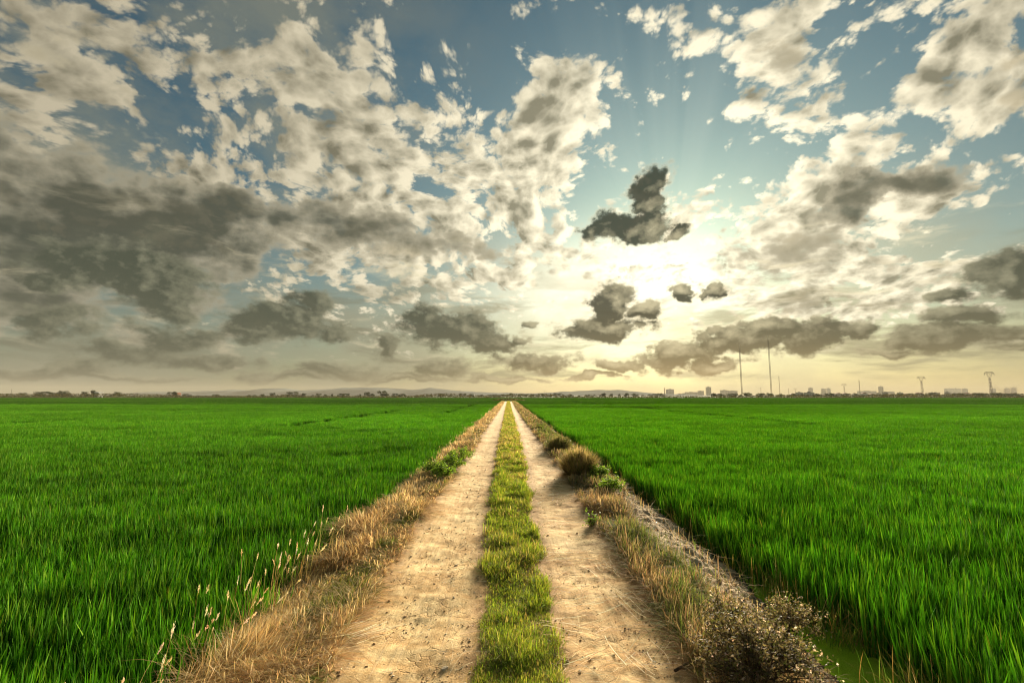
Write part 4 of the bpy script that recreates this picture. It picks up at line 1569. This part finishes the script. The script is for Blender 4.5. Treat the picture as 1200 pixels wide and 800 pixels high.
def build_smoke():
    """Dark drifting plume: a few hundred thin wisps inside one soft volume."""
    c = at_depth(1167, 463, 2300)
    k = 2300 / F_PX
    m = bpy.data.materials.new('smoke_cloud')
    m.use_nodes = True
    m.node_tree.nodes.clear()
    g = G(m.node_tree)
    out = g.node('ShaderNodeOutputMaterial')
    tc = g.node('ShaderNodeTexCoord')
    P = V(g, tc.outputs['Object'])
    x, y, z = g.sep(P)
    n = g.noise(P, .045, 5, .6)
    zc = 22.0 + g.math('MULTIPLY', g.math('EXPONENT', (0.0 - x - 10.0) / 22.0), 26.0).min(34.0)
    dz_ = (z - zc) / (9.0 + x.max(0.0) * .10)
    core = g.math('EXPONENT', 0.0 - dz_ * dz_) * g.step(x, -12, -2) * g.step(x, 150, 60) * g.step(g.math('ABSOLUTE', y), 22, 5)
    d = core * g.step(n, .34, .68) * 0.035
    pv = g.node('ShaderNodeVolumePrincipled')
    pv.inputs['Color'].default_value = (.30, .24, .18, 1)
    g.put(pv.inputs['Density'], d)
    m.node_tree.links.new(pv.outputs[0], out.inputs['Volume'])
    o = closed_box('smoke', -20, 160, -25, 25, 1, 75)
    o.location = (c.x, 2300, GZ)
    o.data.materials.append(m)
    tag(o, 'dark smoke plume drifting right behind the largest pylon', 'smoke', kind='stuff')


build_smoke()
# ---------------------------------------------------- bushes and leafy weeds
def bush(name, loc, label, rad, H, n_stem, n_leaf, leaf_cols, leaf_size, flower=None, n_flower=0, wispy=0, wisp_cols=None, group=None):
    t = empty(name, loc, label, 'bush' if 'bush' in name else 'plant', group)
    rs = RNG
    s = Solid()
    tips = []
    for i in range(n_stem):
        a = rs.uniform(0, 2 * math.pi); r = rad * math.sqrt(rs.random())
        tip = Vector((math.cos(a) * r, math.sin(a) * r, H * rs.uniform(.65, 1.05) * (1 - .45 * (r / rad) ** 2)))
        mid = Vector((tip.x * .45, tip.y * .45, tip.z * .55)) + Vector(rs.normal(0, .02, 3))
        s.tube([(tip.x * .1, tip.y * .1, -.02), tuple(mid), tuple(tip)], [.005, .0035, .0015], 4, cap=False)
        tips.append((mid, tip))
        for k in range(3):
            f = rs.uniform(.3, .9)
            p = mid.lerp(tip, f)
            q = p + Vector(rs.normal(0, .06, 3)) + Vector((0, 0, .07))
            s.tube([tuple(p), tuple(q)], [.0022, .001], 3, cap=False)
            tips.append((p, q))
    s.build('stems', TWIG, t)
    if n_leaf:
        i = rs.integers(0, len(tips), n_leaf)
        A = np.array([tuple(p) for p, q in tips])[i]; B = np.array([tuple(q) for p, q in tips])[i]
        f = rs.random(n_leaf)[:, None] ** .7
        pos = A * (1 - f) + B * f + rs.normal(0, .022, (n_leaf, 3))
        pos[:, 2] = np.maximum(pos[:, 2], .01)
        b = Bag(); b.add(*leaves(pos, rs.uniform(.6, 1.3, n_leaf) * leaf_size, pick(leaf_cols, n_leaf), .42))
        tag(b.build('foliage', LEAFY, t), kind='stuff')
    if n_flower:
        i = rs.integers(0, len(tips), n_flower)
        B = np.array([tuple(q) for p, q in tips])[i] + rs.normal(0, .012, (n_flower, 3))
        k = 5
        rep = np.repeat(B, k, 0) + rs.normal(0, .006, (n_flower * k, 3))
        b = Bag(); b.add(*leaves(rep, rs.uniform(.008, .017, n_flower * k), pick(flower, n_flower * k, .15), .8))
        tag(b.build('seed_heads', MAT_DRY, t), kind='stuff')
    if wispy:
        a = rs.uniform(0, 6.28, wispy); r = rad * np.sqrt(rs.random(wispy)) * .9
        root = np.stack([np.cos(a) * r * .5, np.sin(a) * r * .5, np.zeros(wispy)], 1)
        h = H * (.35 + .9 * rs.random(wispy) ** 1.3) * (1 - .4 * (r / rad) ** 2)
        b = Bag(); b.add(*ribbons(root, h, np.full(wispy, max(.004, .0011 * loc[1])), a + rs.normal(0, .7, wispy), r / np.maximum(h, .05) * .6, rs.normal(.05, .1, wispy), pick(wisp_cols, wispy)))
        tag(b.build('sprays', MAT_DRY, t), kind='stuff')
    return t


TWIG = plain('twig_bark', (.10, .065, .04), .9, .1, .3, 30)
LEAFY = blade_material('weed_leaf', trans=.42, warm=(1.1, 1.15, .6), rough=.65, spec=.12)


def ground_at(px, py):
    p = on_level(px, py, 0.0)
    for _ in range(4):
        p = on_level(px, py, float(land(p.x, p.y)))
    return p


def build_bushes():
    DK = [(.16, .12, .075), (.21, .155, .10), (.12, .085, .055), (.27, .21, .14), (.13, .13, .05)]
    FL = [(.62, .52, .40), (.74, .66, .54), (.45, .33, .22)]
    p = ground_at(886, 800)
    bush('dead_bush', (p.x, p.y, p.z), 'dark brown withered bush with pale seed heads on the near right bank', .46, .36, 90, 6000, DK, .026, FL, 170)
    p = ground_at(925, 752)
    bush('dead_bush', (p.x, p.y, p.z), 'grey brown half bare withered bush nearest the duckweed', .27, .30, 40, 2300, DK, .024, FL, 90)
    p = ground_at(852, 742)
    bush('dead_bush', (p.x, p.y, p.z), 'small brown withered bush at the track side of the large dead one', .20, .24, 34, 1300, DK + [(.10, .12, .035)], .024, FL, 60)
    p = ground_at(678, 555)
    bush('round_bush', (p.x, p.y, p.z), 'round olive brown bush beside the right lane in the middle distance', .58, .62, 40, 500, [(.12, .11, .04), (.16, .12, .05)], .04,
         wispy=4200, wisp_cols=[(.32, .27, .10), (.38, .30, .14), (.22, .24, .07), (.46, .36, .18)])
    p = ground_at(655, 527)
    bush('round_bush', (p.x, p.y, p.z), 'grey green bush standing just behind the round olive bush', .55, .48, 30, 900, [(.12, .14, .04), (.17, .17, .06)], .05,
         wispy=2200, wisp_cols=[(.27, .24, .10), (.21, .23, .07), (.38, .31, .15)])
    GR = [(.17, .28, .035), (.23, .33, .05), (.13, .22, .03)]
    gw = 'green leafy weeds on the banks'
    for px, py, r, h, n, lab in ((518, 560, .34, .30, 1300, 'bright green leafy weed nearest on the left bank'),
                                 (530, 548, .40, .30, 1300, 'bright green leafy weed in the middle of the left bank patch'),
                                 (541, 538, .40, .28, 1100, 'bright green leafy weed furthest along the left bank patch'),
                                 (503, 556, .30, .28, 700, 'pale green weed beside the rice on the left bank'),
                                 (700, 560, .30, .26, 900, 'green leafy weed right below the round olive bush'),
                                 (716, 576, .28, .22, 800, 'green leafy weed hanging over the bare right slope'),
                                 (694, 616, .05, .07, 120, 'tiny dark green weed at the edge of the right lane')):
        p = ground_at(px, py)
        bush('leafy_weed', (p.x, p.y, p.z), lab, r, h, 26, n, GR, .055, group=gw)


build_bushes()


# --------------------------------------------------------------- small stuff
def rock_mesh(seed, name='stone'):
    rs = np.random.default_rng(seed)
    import bmesh
    bm = bmesh.new()
    bmesh.ops.create_icosphere(bm, subdivisions=2, radius=1.0)
    k = rs.normal(size=(5, 3)); k /= np.linalg.norm(k, axis=1)[:, None]
    d = rs.uniform(.45, .85, 5)
    for v in bm.verts:
        c = np.array(v.co)
        for a, b in zip(k, d):
            e = c @ a - b
            if e > 0: c = c - a * e
        c *= 1 + .05 * rs.normal()
        v.co = c
    me = bpy.data.meshes.new(name)
    bm.to_mesh(me); bm.free()
    return me


STONE_PALE = plain('pale_stone', (.66, .54, .38), .9, .15, .2, 6)
STONE_DARK = plain('brown_clod', (.40, .26, .135), .95, .1, .25, 6)


def build_stones():
    pale = [rock_mesh(s) for s in (1, 2, 3)]
    dark = [rock_mesh(s, 'clod') for s in (4, 5, 6)]
    for me in pale: me.materials.append(STONE_PALE)
    for me in dark: me.materials.append(STONE_DARK)
    named = {
        (522, 784): ('largest pale flat stone on the left lane', .030),
        (534, 663): ('pale stone lying in the middle of the left lane', .028),
        (568, 638): ('pale stone close to the left edge of the grass strip', .030),
        (561, 582): ('pale stone beside the grass strip further along the left lane', .032),
        (776, 746): ('dark grey stone lying on the near right lane', .030),
        (643, 752): ('whitish stone on the right lane close to the grass strip', .022),
        (650, 545): ('white stone at the right edge of the right lane', .050),
    }
    for i, ((px, py), (lab, r)) in enumerate(named.items()):
        p = ground_at(px, py)
        o = bpy.data.objects.new('stone', (dark if 'dark' in lab else pale)[i % 3])
        C.objects.link(o)
        o.location = (p.x, p.y, p.z + r * .2); o.scale = (r, r * .8, r * .5); o.rotation_euler = (0, 0, RNG.uniform(0, 6))
        tag(o, lab, 'stone', 'stones lying on the track')
    n = 0
    while n < 230:
        Y = float(depth_samples(1, 2.6, 16, 1.6)[0])
        side = RNG.random() < .7
        x = RNG.uniform(lane(Y, _LO), lane(Y, _ML)) if side else RNG.uniform(lane(Y, _MR), lane(Y, _RO))
        X = x + float(centre(Y))
        r = RNG.uniform(.005, .013) * (1 + Y / 16)
        kind = RNG.random() < .45
        o = bpy.data.objects.new('stone' if kind else 'earth_clod', (pale if kind else dark)[n % 3])
        C.objects.link(o)
        o.location = (X, Y, float(land(X, Y)) + r * .3); o.scale = (r, r * RNG.uniform(.6, 1), r * RNG.uniform(.5, .8)); o.rotation_euler = (0, 0, RNG.uniform(0, 6))
        if kind:
            tag(o, 'small pale pebble scattered on the sandy lanes', 'stone', 'pebbles scattered on the track')
        else:
            tag(o, 'small brown clod of earth scattered on the sandy lanes', 'clod', 'clods scattered on the track')
        n += 1
    # crumbs too many to count
    n = 22000
    Y = depth_samples(n, 1.4, 22, 1.5)
    left = RNG.random(n) < .62
    x = np.where(left, RNG.uniform(0, 1, n) ** .75 * (lane(Y, _ML) - lane(Y, _LO)) + lane(Y, _LO), RNG.uniform(0, 1, n) * (lane(Y, _RO) - lane(Y, _MR)) + lane(Y, _MR))
    X = x + centre(Y)
    keep = RNG.random(n) < smooth(.38, .62, fbm(X * 3, Y * 2, 601, 3)) + .15
    X, Y = X[keep], Y[keep]; n = len(X)
    # clods on the bare right slope
    nb = 3500
    Yb = depth_samples(nb, 2.4, 13, 1.3); Xb = RNG.uniform(1.95, 2.75, nb) + centre(Yb)
    X = np.concatenate([X, Xb]); Y = np.concatenate([Y, Yb]); bank = np.arange(n + nb) >= n; n += nb
    tet = np.array([(1, 0, -.5), (-.5, .87, -.5), (-.5, -.87, -.5), (0.1, .1, .8), (.8, .7, .1), (-.8, .1, .3)])
    tri = np.array([(0, 4, 3), (4, 1, 3), (1, 5, 3), (5, 2, 3), (2, 0, 3), (0, 1, 4), (1, 2, 5)])
    r = (.0016 + .0062 * RNG.random(n) ** 3.0) * (1 + Y / 10) * np.where(bank, 2.2, 1.0)
    a = RNG.uniform(0, 6.28, n)
    ca, sa = np.cos(a), np.sin(a)
    P = tet[None] * r[:, None, None]
    P = np.stack([P[..., 0] * ca[:, None] - P[..., 1] * sa[:, None], P[..., 0] * sa[:, None] + P[..., 1] * ca[:, None], P[..., 2] * .5], -1)
    P += np.stack([X, Y, land(X, Y) + .0045], 1)[:, None, :]
    col = pick([(.50, .31, .15), (.60, .41, .21), (.38, .23, .10), (.74, .62, .44)], n)
    col = np.where(bank[:, None], col * 1.1, col).clip(0, .9)
    F = ((np.arange(n) * 6)[:, None, None] + tri[None]).reshape(-1, 3)
    o = mesh_np('gravel', P.reshape(-1, 3), [F], MAT_CRUMB, attrs={'col': np.repeat(col, 6, 0)})
    tag(o, 'fine crumbs of earth and grit strewn over both sandy lanes', 'grit', kind='stuff')


def crumb_material():
    m, g, out = new_mat('earth_crumb')
    principled(g, out, g.attr('col', 'Color'), .95, .1)
    return m


MAT_CRUMB = crumb_material()
build_stones()


def build_straw():
    """Broken dry stalks strewn mostly over the right lane."""
    b = Bag()

    def stalks(X, Y, hd, L, W, col):
        n = len(X)
        root = np.stack([X, Y, land(X, Y) + RNG.uniform(.008, .022, n)], 1)
        N = n
        d = np.stack([np.cos(hd), np.sin(hd)], 1)
        ts = np.linspace(0, 1, 5)
        bend = RNG.normal(0, .05, n)
        P = np.zeros((n, 5, 2, 3))
        for i, t in enumerate(ts):
            p = root.copy()
            p[:, :2] += d * (L * (t - .5))[:, None]
            p[:, 0] += -d[:, 1] * bend * L * (t - .5) ** 2 * 4
            p[:, 1] += d[:, 0] * bend * L * (t - .5) ** 2 * 4
            p[:, 2] = land(p[:, 0], p[:, 1]) + .010 + RNG.uniform(0, .010, n)
            s = np.stack([-d[:, 1], d[:, 0], np.full(n, .08)], 1) * (W * .5)[:, None]
            p[:, 2] += .006
            P[:, i, 0] = p - s; P[:, i, 1] = p + s
        q = np.array([[2 * i, 2 * i + 1, 2 * i + 3, 2 * i + 2] for i in range(4)]).ravel()
        b.add(P.reshape(-1, 3), ((np.arange(n) * 10)[:, None] + q[None]).reshape(-1, 4), [], np.repeat(col, 10, 0))

    # bundles seen in the photograph: (px, py, count, length, heading degrees, spread)
    for px, py, k, L, hd, sp in ((712, 668, 16, .42, 100, .25), (728, 702, 12, .55, 108, .10), (742, 765, 10, .42, 106, .10), (690, 712, 14, .34, 30, .25), (706, 770, 16, .32, 35, .25),
                                 (668, 655, 26, .5, 8, .2), (660, 580, 22, .6, 25, .35), (648, 585, 14, .5, 60, .4), (672, 575, 14, .6, 15, .25), (668, 610, 18, .55, 0, .2),
                                 (735, 648, 14, .4, 110, .3), (430, 745, 18, .5, 42, .12), (425, 735, 12, .4, 45, .15), (680, 738, 16, .3, 170, .3), (750, 700, 18, .4, 5, .3),
                                 (770, 770, 10, .3, 100, .8), (560, 575, 6, .35, 120, .5), (645, 540, 22, .7, 20, .5), (640, 525, 22, .8, 10, .4)):
        p = ground_at(px, py)
        n = k
        X = p.x + RNG.normal(0, .09 + .006 * p.y, n); Y = p.y + RNG.normal(0, .06 + .012 * p.y, n)
        stalks(X, Y, R(hd) + RNG.normal(0, sp, n), L * RNG.uniform(.5, 1.1, n), np.full(n, max(.0055, .0011 * p.y)),
               pick([(.86, .68, .40), (.74, .54, .27), (.52, .32, .13), (.90, .76, .50)], n))
    n = 3200
    Y = depth_samples(n, 2.2, 30, 1.35)
    right = RNG.random(n) < .82
    x = np.where(right, RNG.uniform(0, 1, n) * (lane(Y, _RO) - lane(Y, _MR) + .15) + lane(Y, _MR), RNG.uniform(0, 1, n) * (lane(Y, _ML) - lane(Y, _LO)) + lane(Y, _LO))
    X = x + centre(Y)
    keep = RNG.random(n) < .12 + smooth(.42, .62, fbm(X * 1.4, Y * 2.6, 611, 3))
    X, Y = X[keep], Y[keep]; n = len(X)
    stalks(X, Y, RNG.normal(.15, .7, n), RNG.uniform(.05, .32, n), np.maximum(.0028, .0009 * Y), pick([(.70, .50, .25), (.56, .36, .16), (.42, .25, .10), (.80, .64, .40)], n))
    o = b.build('straw_litter', MAT_CRUMB)
    tag(o, 'broken straw stalks strewn over the right lane', 'straw', kind='stuff')

    # two thick bent stalks that stand out
    g_ = 'thick dry stalks on the right lane'
    for (pts, lab) in (([(674, 588), (684, 582), (700, 576), (712, 574)], 'thick pale bent stalk lying at the right edge of the lane'),
                       ([(792, 757), (776, 768), (790, 778 - 14), (806, 752)], 'short dark forked twig on the near right lane')):
        q = [ground_at(a, c) for a, c in pts]
        if 'twig' in lab:
            q = [ground_at(791, 789), ground_at(803, 782), ground_at(818, 776), ground_at(835, 770)]
        o = Solid().tube([(v.x, v.y, v.z + .02) for v in q], [.010, .009, .008, .005], 6).build('dry_stalk', STRAW_MAT if 'pale' in lab else TWIG, smooth_shade=True)
        tag(o, lab, 'stalk', g_)


STRAW_MAT = plain('straw', (.62, .44, .22), .8, .15, .2, 12)
build_straw()
# ------------------------------------------------------------ sun and view
sun_data = bpy.data.lights.new('sun', 'SUN')
sun_data.energy = 5.0
sun_data.angle = R(16.0)                    # seen through a bright gap of thin cloud
sun_data.color = (1.0, 0.86, 0.64)
sun = bpy.data.objects.new('sun', sun_data)
C.objects.link(sun)
sun.rotation_euler = (-SUN_DIR).to_track_quat('-Z', 'Y').to_euler()
sun.location = (0, 0, 60)

vs = scene.view_settings
vs.view_transform = 'Standard'
vs.look = 'None'
vs.exposure = EXPOSURE
vs.gamma = 1.0
vs.use_curve_mapping = False
scene.display_settings.display_device = 'sRGB'
scene.render.engine = 'CYCLES'
cy = scene.cycles
cy.max_bounces = 6
cy.diffuse_bounces = 3
cy.glossy_bounces = 2
cy.transmission_bounces = 4
cy.transparent_max_bounces = 8
cy.volume_bounces = 0
cy.use_denoising = True
cy.denoising_prefilter = 'ACCURATE'
cy.filter_width = 1.15
cy.use_adaptive_sampling = True
cy.adaptive_threshold = 0.01
cy.adaptive_min_samples = 16
cy.caustics_reflective = False
cy.caustics_refractive = False
